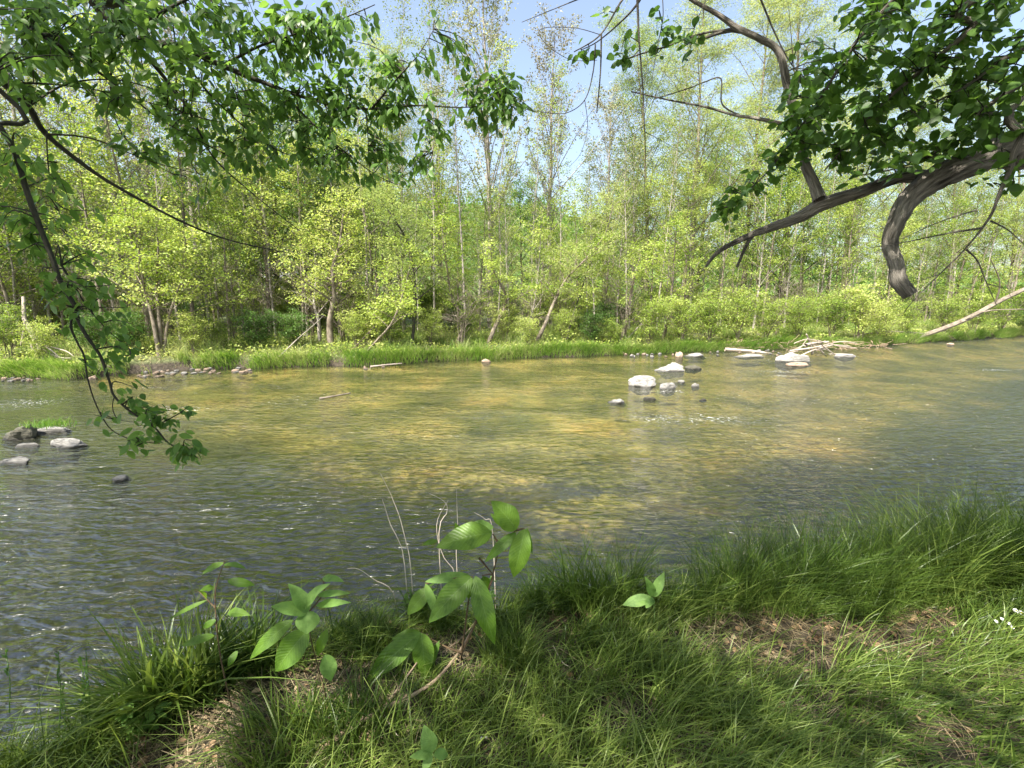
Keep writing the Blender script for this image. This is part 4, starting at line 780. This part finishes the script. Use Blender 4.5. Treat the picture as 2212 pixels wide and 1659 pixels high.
Rb = [
 (pl([(2008, 383), (1942, 384), (1858, 415), (1775, 442), (1725, 470), (1642, 500), (1590, 522), (1548, 547), (1524, 577)], 3.5, 3.9), [.050, .034, .038, .044, .036, .025, .019, .014, .008], .010, 12),
 (pl([(1630, 503), (1612, 530), (1592, 577)], 3.78), .020, .010, 8),
 (pl([(1770, 430), (1757, 395), (1738, 350), (1720, 260), (1700, 180), (1682, 112), (1642, 84), (1592, 60), (1552, 32), (1495, 0), (1440, -40)], 3.6, 4.0), [.040, .034, .028, .026, .025, .022, .02, .018, .015, .012, .01], .016, 10),
 (pl([(1592, 62), (1550, 72), (1508, 88)], 3.95), .020, .010, 8),
 (pl([(1700, 270), (1630, 255), (1588, 249), (1523, 231), (1445, 216), (1364, 198)], 3.8, 4.1), .016, .005, 7),
 (pl([(1600, 250), (1560, 225), (1557, 170), (1520, 178), (1484, 192), (1416, 213)], 3.95, 4.1), .006, .004, 6),
 (pl([(1600, 70), (1560, 66), (1508, 75), (1440, 100), (1380, 118), (1330, 138)], 3.9, 4.1), .010, .005, 6),
 ([RTt, D(1700, -400, 3.6), D(1450, -140, 3.8)] + pl([(1372, -30), (1344, 0), (1297, 75), (1240, 112)], 3.9), .03, .004, 7),
 (pl([(1450, -140), (1400, -40), (1377, 8), (1336, 52), (1289, 91), (1255, 108)], 3.85), .018, .003, 6),
 (pl([(1377, 0), (1380, 78), (1388, 182), (1392, 270), (1394, 338), (1392, 420)], 3.8), .010, .002, 6),
 (pl([(1299, 75), (1297, 156), (1289, 244)], 3.9), .007, .005, 6),
 (pl([(1286, 96), (1281, 156), (1263, 216), (1224, 244), (1180, 243), (1130, 235)], 3.9), .006, .002, 5),
 (pl([(1263, 216), (1269, 273), (1255, 330), (1230, 360)], 3.9), .003, .001, 4),
 (pl([(1640, -10), (1671, 65), (1707, 135), (1740, 170)], 3.5), .007, .003, 5),
 (pl([(1260, -6), (1215, 12), (1127, 48)], 3.9), .006, .002, 5),
 (pl([(1388, 182), (1330, 260), (1290, 330)], 3.8), .003, .001, 4), (pl([(1393, 285), (1440, 310), (1500, 350)], 3.8), .003, .001, 4), (pl([(1392, 270), (1340, 310)], 3.8), .0025, .001, 4),
 (pl([(1297, 75), (1240, 60), (1170, 62), (1175, 90), (1230, 128), (1290, 130)], 3.9), .003, .002, 4), (pl([(1430, -20), (1432, 40), (1420, 100), (1408, 175)], 3.9), .004, .002, 4), (pl([(1530, -10), (1500, 60), (1490, 120)], 3.9), .003, .001, 4),
 ([RTt, D(2330, 120, 2.9)] + pl([(2205, 300), (2184, 360), (2158, 420), (2138, 469), (2088, 534), (2028, 594), (1976, 646), (1953, 675)], 2.9, 3.1), .035, .002, 8),
 (pl([(2119, 493), (2054, 503), (1950, 524), (1880, 535)], 3.0), .008, .002, 5), (pl([(2109, 454), (2028, 480), (1950, 516)], 3.0), .005, .002, 5),
 (pl([(2088, 540), (2111, 563), (2132, 613), (2153, 660)], 3.0), .007, .002, 5), (pl([(2140, 477), (2179, 498), (2214, 530)], 2.95), .006, .002, 5),
 (pl([(2028, 594), (1990, 605), (1962, 618)], 3.0), .003, .001, 4), (pl([(2132, 613), (2170, 625), (2190, 650)], 3.0), .003, .001, 4),
 ([RTt] + pl([(2212, -60), (2100, 60), (1980, 160), (1900, 230), (1830, 310), (1780, 370)], 3.0, 3.5), .03, .005, 7),
 ([RTt] + pl([(2260, 150), (2150, 250), (2060, 310), (1950, 360), (1850, 380)], 2.9, 3.4), .022, .004, 6),
 ([RTt] + pl([(2100, -150), (1960, -30), (1850, 90), (1780, 200), (1720, 290), (1650, 380), (1580, 440)], 3.1, 3.7), .026, .004, 6),
 ([RTt] + pl([(2300, 60), (2180, 120), (2080, 190), (1960, 250), (1880, 290)], 3.0, 3.3), .02, .004, 6),
]
Ra = [(1950, 230, 200, 120, 36, 2.9, 3.6), (1820, 130, 90, 110, 20, 3.1, 3.8), (2060, 330, 120, 40, 14, 2.9, 3.4), (2080, 40, 160, 70, 56, 2.8, 3.5), (1920, 70, 100, 80, 32, 3.0, 3.6), (1980, 160, 130, 80, 42, 3.0, 3.6), (2130, 150, 90, 90, 26, 2.8, 3.3), (1850, 190, 80, 70, 26, 3.1, 3.7), (1760, 220, 80, 60, 28, 3.2, 3.8), (1720, 290, 60, 55, 24, 3.3, 3.8), (1830, 290, 90, 60, 32, 3.2, 3.6), (1960, 300, 110, 60, 34, 3.0, 3.5),
      (2090, 270, 90, 50, 20, 2.9, 3.3), (1680, 355, 45, 35, 10, 3.4, 3.7), (1615, 405, 38, 30, 9, 3.5, 3.8), (1558, 455, 32, 28, 10, 3.5, 3.8), (1860, 370, 60, 25, 8, 3.2, 3.5), (2175, 370, 35, 45, 8, 2.9, 3.1), (2190, 240, 40, 60, 10, 2.8, 3.1), (1850, 20, 60, 40, 9, 3.1, 3.6)]
Rsm = [(1450, 60, 40, 45, 11, 3.8, 4.0), (1265, 128, 30, 18, 4, 3.9, 4.0), (1330, 130, 45, 25, 6, 3.8, 4.0), (1290, 40, 30, 25, 2, 3.8, 4.0), (1500, 110, 30, 30, 4, 3.8, 4.0)]
STUB = ([RTt, D(2330, 262, 3.2), D(2212, 306, 3.25), D(2110, 345, 3.3), D(2025, 384, 3.35), D(1966, 428, 3.38), D(1938, 478, 3.33), D(1922, 524, 3.37), D(1937, 575, 3.3), D(1941, 606, 3.28), D(1966, 637, 3.25)],
        [.12, .10, .084, .080, .076, .060, .048, .041, .039, .044, .040])
near_tree((6.1, 2.0), 'overhanging_tree', 'near tree with furrowed bark, its big forked limb and dark leaves entering from the right', RTt, .24, Rb, Ra+Rsm, 'leaf_dark', BROAD, .078, 82, .55,
          dict(n=2300, x=(-.5, 9.5), y=(-6.5, 2.8), z=(4.9, 9.5), per=22, holes=holes), 7, 'bark', STUB, 'thick furrowed limb curving down to a blunt sawn end')

# ------------------------------------------------------------------ near bank: grass, straw, dead leaves
rng = np.random.default_rng(21)
BARE = [(560, 1550, .5, .26), (430, 1610, .4, .24), (1640, 1385, .6, .17), (1800, 1370, .48, .14), (1180, 1340, .2, .1), (1000, 1400, .2, .13), (1330, 1560, .2, .08), (1980, 1330, .25, .1), (1700, 1440, .2, .08), (700, 1620, .2, .08), (640, 1480, .2, .1)]
BW = [(G(a, b, .45), c, d) for a, b, c, d in BARE]
def bare(x, y):
    v = np.zeros_like(x)
    for g, rx, ry in BW: v = np.maximum(v, 1-np.sqrt(((x-g[0])/rx)**2+((y-g[1])/(ry*1.4))**2))
    return v*1.25 + .25*snz(x, y, 6.5, 3) + .2*snz(x, y, 15, 8)
def scatter(n, extra=0):
    x = rng.uniform(-4.2, 6.0, n); y = rng.uniform(.75, 4.6, n)
    ok = (y < ynear(x)+.02) & (np.abs(x) < 1.2*y+.5); return x[ok], y[ok]
mb = MB(); x, y = scatter(200000); bv = bare(x, y); ok = rng.uniform(0, 1, len(x)) > np.clip(bv*2.6+.08, 0, .97); x, y, bv = x[ok], y[ok], bv[ok]; n = len(x)
edge = np.clip(1-(ynear(x)-y)/.5, 0, 1)
H = rng.uniform(.08, .23, n)*(1+.35*snz(x, y, 3, 1))*(1+.25*edge)*(1+.6*(rng.uniform(0, 1, n) > .93))
lean = rng.normal(size=(n, 2))*.5 + np.stack([.6+.3*snz(x, y, 1.3, 2), -.2+.3*snz(x, y, 1.7, 5)], -1)
blades(mb, np.stack([x, y, hgt(x, y)-.01], -1), H, lean, rng.uniform(.0035, .008, n), 3)
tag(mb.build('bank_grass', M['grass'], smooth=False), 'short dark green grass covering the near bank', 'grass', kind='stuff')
mb = MB(); x, y = scatter(90000); bv = bare(x, y); ok = rng.uniform(0, 1, len(x)) < np.clip(bv*2.2+.16, 0, 1); x, y = x[ok], y[ok]; n = len(x)
a = rng.uniform(0, 6.28, n); q = np.stack([np.cos(a), np.sin(a), rng.uniform(-.1, .25, n)], -1); L_ = rng.uniform(.04, .16, n)
STR = (np.array([(0, 0, 0), (0, .018, 0), (.5, .02, .06), (.5, 0, .06), (1, .012, 0), (1, 0, 0)]), np.array([(0, 3, 2, 1), (3, 5, 4, 2)]), np.array([(0, 0)]*6, float))
leaves(mb, np.stack([x, y, hgt(x, y)+rng.uniform(.002, .03, n)], -1), q, UP+rng.normal(size=(n, 3))*.3, L_, STR)
tag(mb.build('dry_straw', M['straw'], smooth=False), 'matted dry straw lying between the grass of the near bank', 'straw', kind='stuff')
mb = MB(); x, y = scatter(16000); bv = bare(x, y); ok = rng.uniform(0, 1, len(x)) < np.clip(bv*1.5+.04, 0, 1); x, y = x[ok], y[ok]; n = len(x)
leaves(mb, np.stack([x, y, hgt(x, y)+rng.uniform(.005, .03, n)], -1), rng.normal(size=(n, 3))*np.array([1, 1, .25]), UP+rng.normal(size=(n, 3))*.5, rng.uniform(.012, .04, n), leaf_tmpl(4, .7, -.3, .7))
tag(mb.build('dead_leaves', M['litter']), 'curled brown dead leaves scattered over the bare patches of the near bank', 'leaf litter', kind='stuff')
# tall grass: named tufts
TUFT = [
 (560, 1400, .16, .42, 900, (.05, 0), 'bright broad-bladed grass tuft right of the thin dark-stemmed sapling'),
 (250, 1560, .16, .22, 550, (-.3, -.1), 'low broad-bladed grass tuft hugging the water at the lower left'),
 (1180, 1300, .15, .34, 900, (0, .05), 'dark grass tuft filling the gap between sapling and tall water-edge tuft'),
# base px, base py, radius m, height, n blades, lean, label
 (1290, 1290, .24, .58, 1500, (.0, .05), 'tall dark grass tuft standing against the water right of the big-leaved sapling'),
 (1440, 1300, .2, .42, 900, (.1, 0), 'medium grass tuft behind the pale three-leaved seedling'),
 (1560, 1290, .24, .55, 1300, (.1, .1), 'tall grass tuft just right of the pale three-leaved seedling'),
 (1710, 1280, .26, .6, 1400, (.15, .1), 'second tall grass tuft right of the pale seedling'),
 (1850, 1270, .28, .62, 1600, (.1, .1), 'tall grass tuft behind the sunlit patch of straw'),
 (1990, 1265, .3, .66, 1700, (-.1, .1), 'tall arching grass tuft right of the sunlit straw patch'),
 (2130, 1260, .34, .7, 1900, (-.2, .05), 'tallest grass tuft at the right edge of the near bank'),
 (2290, 1290, .34, .68, 1500, (-.3, 0), 'grass tuft cut off by the right edge of the picture'),
 (450, 1420, .2, .56, 1000, (-.1, .05), 'sunlit broad-bladed grass tuft at the water edge on the left'),
 (340, 1500, .17, .32, 800, (-.35, 0), 'arching broad-bladed grass tuft leaning over the dark water on the left'),
 (1100, 1430, .13, .28, 500, (0, .05), 'compact upright grass tuft below the longest hanging sapling leaf'),
 (1080, 1270, .14, .33, 500, (.05, .05), 'sunlit yellow grass tuft at the water edge behind the sapling'),
 (790, 1390, .16, .26, 600, (0, .05), 'dark grass tuft between the two large-leaved saplings'),
 (760, 1600, .2, .24, 800, (-.1, -.1), 'dense dark grass tuft under the left sapling'),
 (940, 1330, .15, .3, 500, (0, .05), 'leafy grass tuft behind the sapling at the water edge'),
 (30, 1650, .22, .26, 500, (.1, .1), 'grass tuft in the bottom left corner'),
 (620, 1640, .2, .26, 600, (-.1, -.2), 'low arching grass tuft at the bottom left of centre'),
]
def tuft(px, py, rad, h, n, ln, lab, mat='grass'):
    n = int(n*.6)
    g = G(px, py, .42); g[1] = min(g[1], float(ynear(g[0]))-.2); a = rng.uniform(0, 6.28, n); q = rad*np.sqrt(rng.uniform(0, 1, n)); ox, oy = q*np.cos(a), q*np.sin(a)*.7
    yy = np.minimum(g[1]+oy, ynear(g[0]+ox)-.12); P = np.stack([ox, yy-g[1], hgt(g[0]+ox, yy)-float(hgt(g[0], g[1]))-.02], -1)
    lean = np.stack([ox, oy], -1)/rad*.45 + rng.normal(size=(n, 2))*.42 + np.array(ln)
    H = h*(1.05 if px > 1500 else 1.0)*rng.uniform(.45, 1.08, n); mbt = MB(); wd = rng.uniform(.003, .009, n)*(1+.7*(rng.uniform(0, 1, n) > .88))*(2.2 if 'broad' in lab else 1)
    blades(mbt, P, H, lean, wd, 5, .08)
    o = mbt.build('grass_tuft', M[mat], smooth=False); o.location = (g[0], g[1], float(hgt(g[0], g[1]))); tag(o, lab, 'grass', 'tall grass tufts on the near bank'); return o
for tf in TUFT: tuft(*tf)
# tall grass between tufts on the right
mb = MB(); n = 9000; x = rng.uniform(1.3, 5.2, n); y = ynear(x)-rng.uniform(.08, .5, n); y = np.where(np.isnan(y), ynear(x), y)
blades(mb, np.stack([x, y, hgt(x, y)-.02], -1), rng.uniform(.18, .48, n), rng.normal(size=(n, 2))*.5+np.array([-.1, 0]), rng.uniform(.0028, .0055, n), 4, .08)
tag(mb.build('edge_grass', M['grass'], smooth=False), 'tangle of long grass along the right part of the near bank edge', 'grass', kind='stuff')
# dark upright sedge stalks bottom left
for j, (bx, by, tx, ty) in enumerate([(555/3, 2300/3*0+1659, 528/3, 1106+955/3), (575/3, 1659, 555/3, 1106+885/3), (410/3, 1106+1500/3, 405/3, 1106+1150/3), (60/3, 1106+1300/3, 40/3, 1106+910/3), (380/3, 1106+1450/3, 378/3, 1106+920/3)]):
    Yb = G(bx, min(by, 1640), .4)[1]; A = D(bx, by, Yb); B = D(tx, ty, Yb+.1); mbq = MB()
    tube(mbq, spline([A, (A+B)/2+np.array([.01, 0, 0]), B], 8), np.linspace(.004, .0012, 8), 4)
    hd = nrm(B-A); nl = 26; tt = rng.uniform(.55, 1, nl)
    leaves(mbq, A+(B-A)*tt[:, None], np.broadcast_to(hd, (nl, 3))+rng.normal(size=(nl, 3))*.3, rng.normal(size=(nl, 3)), rng.uniform(.012, .03, nl), NARROW)
    tag(mbq.build('seed_stalk', M['leaf_dark']), ['tallest dark seed stalk rising at the bottom left over the water', 'dark seed stalk just right of the tallest one at the bottom left', 'short thick dark stalk at the lower left', 'reddish-tipped stalk at the left edge', 'thin stalk left of the short thick one at the lower left'][j], 'grass stalk', 'dark seed stalks at the lower left')

# ------------------------------------------------------------------ large-leaved saplings
def big_leaf(parent, base, tip, wm, mat, fold=.25, sag=.18, face=None, name='leaf', seed=0, peak=.8):
    rg_ = np.random.default_rng(seed); base = np.asarray(base); tip = np.asarray(tip); L_ = np.linalg.norm(tip-base); d = nrm(tip-base)
    view = nrm(np.array([0, 0, CAMZ])-(base+tip)/2); nn = nrm(view*.8+UP*.45+rg_.normal(size=3)*.12) if face is None else nrm(face)
    side = nrm(np.cross(nn, d)); nn = np.cross(d, side)
    nu, nv = 16, 8; u = np.linspace(0, 1, nu+1)[:, None]; v = np.linspace(-1, 1, nv+1)[None]
    wd = wm*.5*np.sin(np.pi*np.clip(u, 0, 1)**peak)**.8*(1-.25*u**6) + .0008; wd = np.where(u < .001, .001, wd)
    lift = sag*L_*np.sin(np.pi*u*.9)*.55 + fold*wd*np.abs(v) - .10*wd*(v**2) + .0022*np.sin(2*np.pi*(u*9-np.abs(v)*2.0))*np.abs(v)*(1-v**4) + .14*wd*np.sin(6*u+rg_.uniform(0, 6))*v + .10*wd*np.sin(13*u+rg_.uniform(0, 6))*v**2
    V = base + d*(u*L_)[..., None] + side*(wd*v)[..., None] + nn*lift[..., None]
    U = np.stack(np.broadcast_arrays(u, v), -1); i_ = np.arange(nu)[:, None]*(nv+1)+np.arange(nv)[None]
    mb_ = MB(); mb_.add(V.reshape(-1, 3), np.stack([i_, i_+1, i_+nv+2, i_+nv+1], -1).reshape(-1, 4), None, U.reshape(-1, 2))
    return keep(mb_.build(name, M[mat]), parent)
def sapling(base_px, label, lv, stems, Y, mat, conv, name='sapling', stemmat='stem', r=.004, cat='sapling'):
    b = G(*base_px, .45); b[2] = float(hgt(b[0], b[1])); root = empty(name, b, label, cat); mb_ = MB()
    for s in stems:
        P = ([b-np.array([0, 0, .02])] if s is stems[0] else []) + [D(*conv(*p), Y+.02*i_) for i_, p in enumerate(s)]; P = spline(P, 12); tube(mb_, P, np.linspace(r, r*.5, 12), 6, .04)
    keep(mb_.build('stem', M[stemmat]), root)
    for i_, l in enumerate(lv):
        (bx, by), (tx, ty), wpx = l[:3]; dy0, dy1 = (l[3], l[4]) if len(l) > 3 else (0, random.Random(i_).uniform(-.06, .03)); k = abs(conv(100, 0)[0]-conv(0, 0)[0])/100
        big_leaf(root, D(*conv(bx, by), Y+dy0), D(*conv(tx, ty), Y+dy1), wpx*k*Y/FPX, l[5] if len(l) > 5 else mat, seed=i_+int(bx))
    return root
cA = lambda x, y: (756+x*.291, 1066+y*.291); cB = lambda x, y: (x/3, 1106+y/3); cC = lambda x, y: (737+x/3, 1106+y/3)
b1 = (997, 1410); Yg = G(*b1, .45)[1]
sapling(b1, 'large-leaved sapling with broad drooping leaves at the centre of the near bank',
 [((1238, 268), (1045, 55), 190), ((1055, 290), (640, 405), 215), ((1065, 250), (825, 265), 100, .06, .05, 'leaf_pale'), ((1235, 290), (1005, 510), 85), ((1300, 262), (1215, 620), 165, 0, -.03), ((1312, 255), (1352, 450), 30), ((1150, 250), (1040, 150), 60),
  ((910, 615), (590, 960), 190, 0, -.08), ((900, 620), (560, 660), 95, .03, .02, 'leaf_pale'), ((560, 670), (655, 930), 70, .02, 0, 'leaf_pale'), ((930, 610), (1075, 1115), 165, 0, -.1), ((600, 700), (430, 900), 130, .08, .04), ((985, 615), (1030, 715), 75, .05, .05),
  ((905, 640), (880, 780), 60, .04, .04), ((525, 1030), (130, 1380), 170, 0, -.08), ((520, 1030), (310, 1085), 80, .04, .02), ((530, 1035), (560, 1345), 175, 0, -.05), ((665, 1090), (495, 1530), 75, .02, -.04), ((650, 350), (540, 380), 40, .05, .05), ((800, 280), (780, 215), 35, .06, .06)],
 [[(830, 1180), (860, 950), (880, 800), (910, 620)], [(830, 1180), (960, 900), (1040, 680), (1085, 500), (1120, 400), (1235, 270)], [(1040, 680), (1060, 605), (980, 608)], [(1120, 400), (1060, 300)], [(830, 1180), (740, 1150), (620, 1090), (525, 1030)], [(960, 480), (1060, 600)], [(910, 620), (700, 640), (560, 670)], [(1235, 270), (1300, 262)]],
 Yg-.12, 'leaf_big', cA, r=.0055)
b2 = (700, 1500); Yg = G(*b2, .45)[1]
sapling(b2, 'smaller sapling with rounded pale leaves left of the large-leaved sapling',
 [((2000, 650), (1865, 465), 105), ((2000, 650), (1755, 615), 100), ((2000, 640), (1990, 790), 160, 0, -.04), ((1975, 625), (2150, 465), 95), ((2050, 605), (2280, 590), 55), ((1995, 760), (1790, 1030), 185, 0, -.05, 'leaf_big'), ((1900, 700), (1630, 950), 110, .03, 0, 'leaf_big'), ((2105, 925), (2145, 1095), 115), ((2090, 430), (2230, 455), 55), ((2060, 540), (2270, 530), 50), ((2000, 690), (1930, 640), 70), ((2120, 760), (2060, 930), 70, .05, .03, 'leaf_big')],
 [[(2110, 1190), (2060, 1000), (2010, 800), (2000, 650)], [(2000, 650), (2100, 520), (2090, 430)], [(2060, 1000), (2105, 925)]], Yg-.14, 'leaf_pale', cB, r=.0035)
b3 = (500, 1530); Yg = G(*b3, .45)[1]
sapling(b3, 'thin dark-stemmed sapling with narrow leaves at the left water edge',
 [((1450, 330), (1315, 405), 45), ((1450, 340), (1595, 372), 40), ((1475, 445), (1650, 475), 60), ((1480, 650), (1625, 672), 62), ((1385, 488), (1295, 512), 45), ((1340, 570), (1100, 700), 28), ((1400, 700), (1320, 750), 45), ((1390, 800), (1180, 870), 60), ((1340, 560), (1280, 510), 25), ((1540, 900), (1480, 1000), 50)],
 [[(1500, 1260), (1440, 1000), (1410, 800), (1395, 600), (1400, 480), (1455, 320)], [(1395, 620), (1340, 565), (1290, 515)]], Yg-.05, 'leaf_big', cB, r=.0035)
b4 = (935, 1640); Yg = G(*b4, .5)[1]
sapling(b4, 'pale green four-leaved seedling at the bottom of the picture', [((590, 1560), (535, 1375), 125), ((590, 1565), (438, 1590), 65), ((600, 1570), (690, 1575), 75), ((590, 1570), (530, 1680), 65, 0, -.02)], [[(640, 1700), (620, 1620), (590, 1560)]], Yg-.22, 'leaf_pale', cC, 'seedling', 'stem_green', .002, 'seedling')
b5 = (1410, 1330); Yg = G(*b5, .45)[1]
sapling(b5, 'pale green seedling with four upright leaves among the dark grass right of centre', [((2022, 560), (1825, 605), 85), ((2020, 545), (1965, 415), 62), ((2025, 550), (2095, 390), 72), ((2022, 560), (1975, 625), 60)], [[(2030, 700), (2028, 620), (2020, 545)]], Yg-.3, 'leaf_pale', cC, 'seedling', 'stem_green', .002, 'seedling')
# small-leaved weed behind the sapling
def weed(px, py, h, n, label, mat, seed, sz=.05, rad=.12):
    rg_ = np.random.default_rng(seed); g = G(px, py, .4); g[1] = min(g[1], float(ynear(g[0]))-.2); g[2] = float(hgt(g[0], g[1])); root = empty('leafy_weed', g, label, 'weed'); W_, C_ = MB(), MB()
    for s in range(n):
        e = g+np.array([rg_.uniform(-rad, rad), rg_.uniform(-rad, rad)*.6, h*rg_.uniform(.6, 1)]); q = spline([g+rg_.normal(size=3)*.01*np.array([1, 1, 0]), (g+e)/2+rg_.normal(size=3)*.015, e], 10); tube(W_, q, np.linspace(.0022, .001, 10), 4)
        m_ = 18; a = rg_.uniform(.25, 1, m_); jj = np.clip((a*9).astype(int), 0, 8); b_ = q[jj]; az = rg_.uniform(0, 6.28, m_)
        leaves(C_, b_, np.stack([np.cos(az), np.sin(az), .25+0*az], -1), UP+rg_.normal(size=(m_, 3))*.3, sz*rg_.uniform(.6, 1.2, m_), OVAL)
    keep(W_.build('stems', M['stem_green']), root); keep(C_.build('leaves', M[mat]), root)
weed(905, 1310, .30, 9, 'bushy small-leaved weed at the water edge left of the large sapling', 'leaf_big', 1, .055)
weed(965, 1290, .26, 4, 'pale bright weed beside the bushy weed at the water edge', 'leaf_pale', 2, .05, .06)
weed(420, 1440, .26, 12, 'small-leaved weed in the sunlit left grass', 'leaf_pale', 3, .05)
weed(300, 1600, .12, 5, 'low weed at the lower left between grass and water', 'leaf_pale', 4, .05)
weed(1060, 1250, .42, 3, 'thin pale-leaved weed behind the top leaf of the large sapling', 'leaf_pale', 5, .04, .06)
# bare pale twigs
TW = [([(405, 530), (360, 350), (300, 230), (262, 110), (238, 40)], 'left thin bleached twig standing against the river'), ([(450, 545), (420, 380), (370, 180), (320, 50), (300, 0), (225, -150)], 'tallest bleached twig standing against the river left of the sapling'),
      ([(330, 760), (180, 640), (60, 560), (-20, 558)], 'bleached twig bent low over the water at the left'), ([(790, 640), (700, 480), (650, 330), (652, 190), (730, 50)], 'forked bleached twig just left of the sapling'),
      ([(790, 480), (800, 290), (795, 120), (790, -30)], 'straight bleached twig behind the sapling'), ([(660, 330), (720, 140), (700, 60), (590, 0)], 'crossing bleached twig behind the sapling'), ([(1060, 300), (1000, 190), (920, 140)], 'short bleached twig arching behind the top leaf')]
for j, (p, lab) in enumerate(TW):
    Yt = 2.55; q = [D(*cA(*a), Yt) for a in p]; b = q[0].copy(); g = float(hgt(b[0], min(b[1], float(ynear(b[0]))-.02))); q = [np.array([b[0]+.02, min(b[1], float(ynear(b[0]))-.02), g-.02])] + q
    mb_ = MB(); tube(mb_, spline(q, 16), np.linspace(.0032, .0012, 16), 5, .08); tag(mb_.build('dead_twig', M['twig_pale']), lab, 'twig', 'bleached twigs standing at the water edge')
# fallen branch and sticks on the near bank
def ground_stick(pts, r0, r1, label, mat='stick', lift=.02):
    q = [];
    for a, b, *h in pts:
        p = G(a, b, .45); p = G(a, b, float(hgt(p[0], p[1]))+(h[0] if h else lift)); q.append(p)
    mb_ = MB(); P = spline(q, 24); tube(mb_, P, np.linspace(r0, r1, 24), 8, .06, cap=True); tag(mb_.build('fallen_stick', M[mat]), label, 'stick')
ground_stick([(650, 1662, .03), (740, 1585, .04), (830, 1530, .05), (895, 1500, .06), (945, 1465, .08), (990, 1410, .12), (1020, 1360, .18), (1035, 1330, .2)], .011, .004, 'longest brown fallen branch curving up from the bottom left to the sapling')
ground_stick([(828, 1528, .05), (865, 1480, .08), (905, 1425, .12)], .005, .003, 'thin side stick rising from the long fallen branch')
ground_stick([(825, 1535, .04), (860, 1590, .04), (905, 1612, .04)], .003, .0015, 'pale curved twig running from the fallen branch to the bottom seedling', 'twig_pale')
ground_stick([(955, 1410, .05), (1005, 1370, .08), (1040, 1320, .1)], .004, .002, 'thin straight stick crossing behind the fallen branch')
ground_stick([(1195, 1395, .03), (1215, 1430, .03), (1230, 1440, .03)], .003, .002, 'short pale stick in the bare patch right of centre', 'twig_pale')
ground_stick([(1420, 1570), (1470, 1500), (1530, 1430)], .003, .002, 'thin brown stick lying in the grass right of centre')
# daisies
mwh, t, out = newmat('petal_white'); bs = N(t, 'ShaderNodeBsdfPrincipled', Roughness=.6); bs.inputs['Base Color'].default_value = (.8, .78, .8, 1); t.links.new(bs.outputs[0], out.inputs[0])
nz = N(t, 'ShaderNodeTexNoise', Scale=80.0); t.links.new(ramp(t, nz.outputs[0], [(.3, (.72, .68, .74)), (.7, (.85, .84, .84))]), bs.inputs['Base Color'])
mye, t, out = newmat('disc_yellow'); bs = N(t, 'ShaderNodeBsdfPrincipled', Roughness=.7); nz = N(t, 'ShaderNodeTexNoise', Scale=300.0); t.links.new(ramp(t, nz.outputs[0], [(.3, (.5, .33, .03)), (.7, (.7, .5, .06))]), bs.inputs['Base Color']); t.links.new(bs.outputs[0], out.inputs[0])
DZ = [(2195, 1319, 'upper left of the two largest daisies at the right edge', .016), (2207, 1324, 'right one of the two largest daisies at the right edge', .017), (2165, 1337, 'small daisy above the pair at the right', .010), (2152, 1342, 'leftmost daisy of the right group', .010), (2180, 1347, 'third small daisy from the left at the right edge', .010), (2187, 1355, 'lowest daisy of the right group', .010), (1040, 1595, 'left of the two tiny white flowers in the bottom grass', .006), (1050, 1592, 'right of the two tiny white flowers in the bottom grass', .005)]
for j, (px, py, lab, r) in enumerate(DZ):
    g0 = G(px, py+30, .45); zt = float(hgt(g0[0], g0[1])); hd = D(px, py, g0[1]); root = empty('daisy', (g0[0], g0[1], zt), lab, 'flower', 'white daisies'); mb_ = MB(); tube(mb_, spline([(g0[0], g0[1], zt), (g0[0]+.01, g0[1], (zt+hd[2])/2), hd], 6), .0012, 4); keep(mb_.build('stem', M['stem_green']), root)
    mb_ = MB(); a = np.linspace(0, 2*np.pi, 19)[:-1]; fc = nrm(np.array([0, -.5, 1.0])); e1 = nrm(np.cross(fc, [1, 0, 0])); e2 = np.cross(fc, e1)
    leaves(mb_, np.broadcast_to(hd, (18, 3)), e1*np.cos(a)[:, None]+e2*np.sin(a)[:, None]+fc*.1, np.broadcast_to(fc, (18, 3)), r, leaf_tmpl(3, .3)); keep(mb_.build('petals', mwh), root)
    bm = bmesh.new(); bmesh.ops.create_icosphere(bm, subdivisions=2, radius=r*.28); me = bpy.data.meshes.new('disc'); bm.to_mesh(me); bm.free(); me.materials.append(mye); o = bpy.data.objects.new('disc', me); scene.collection.objects.link(o); o.parent = root; o.location = Vector(hd+fc*.001)-root.location
# grass on the dark boulder and a sprig on the peaked rock
g = G(55, 925, .28); mb_ = MB(); n = 260; a = rng.normal(size=(n, 2))*np.array([.16, .08]); blades(mb_, np.stack([a[:, 0], a[:, 1]+.35, -.06+0*a[:, 0]], -1), rng.uniform(.05, .16, n), rng.normal(size=(n, 2))*.5, rng.uniform(.006, .012, n), 2)
o = mb_.build('grass_tuft', M['grass_far'], smooth=False); o.location = g; tag(o, 'little sunlit grass tuft growing on top of the dark mossy boulder', 'grass')
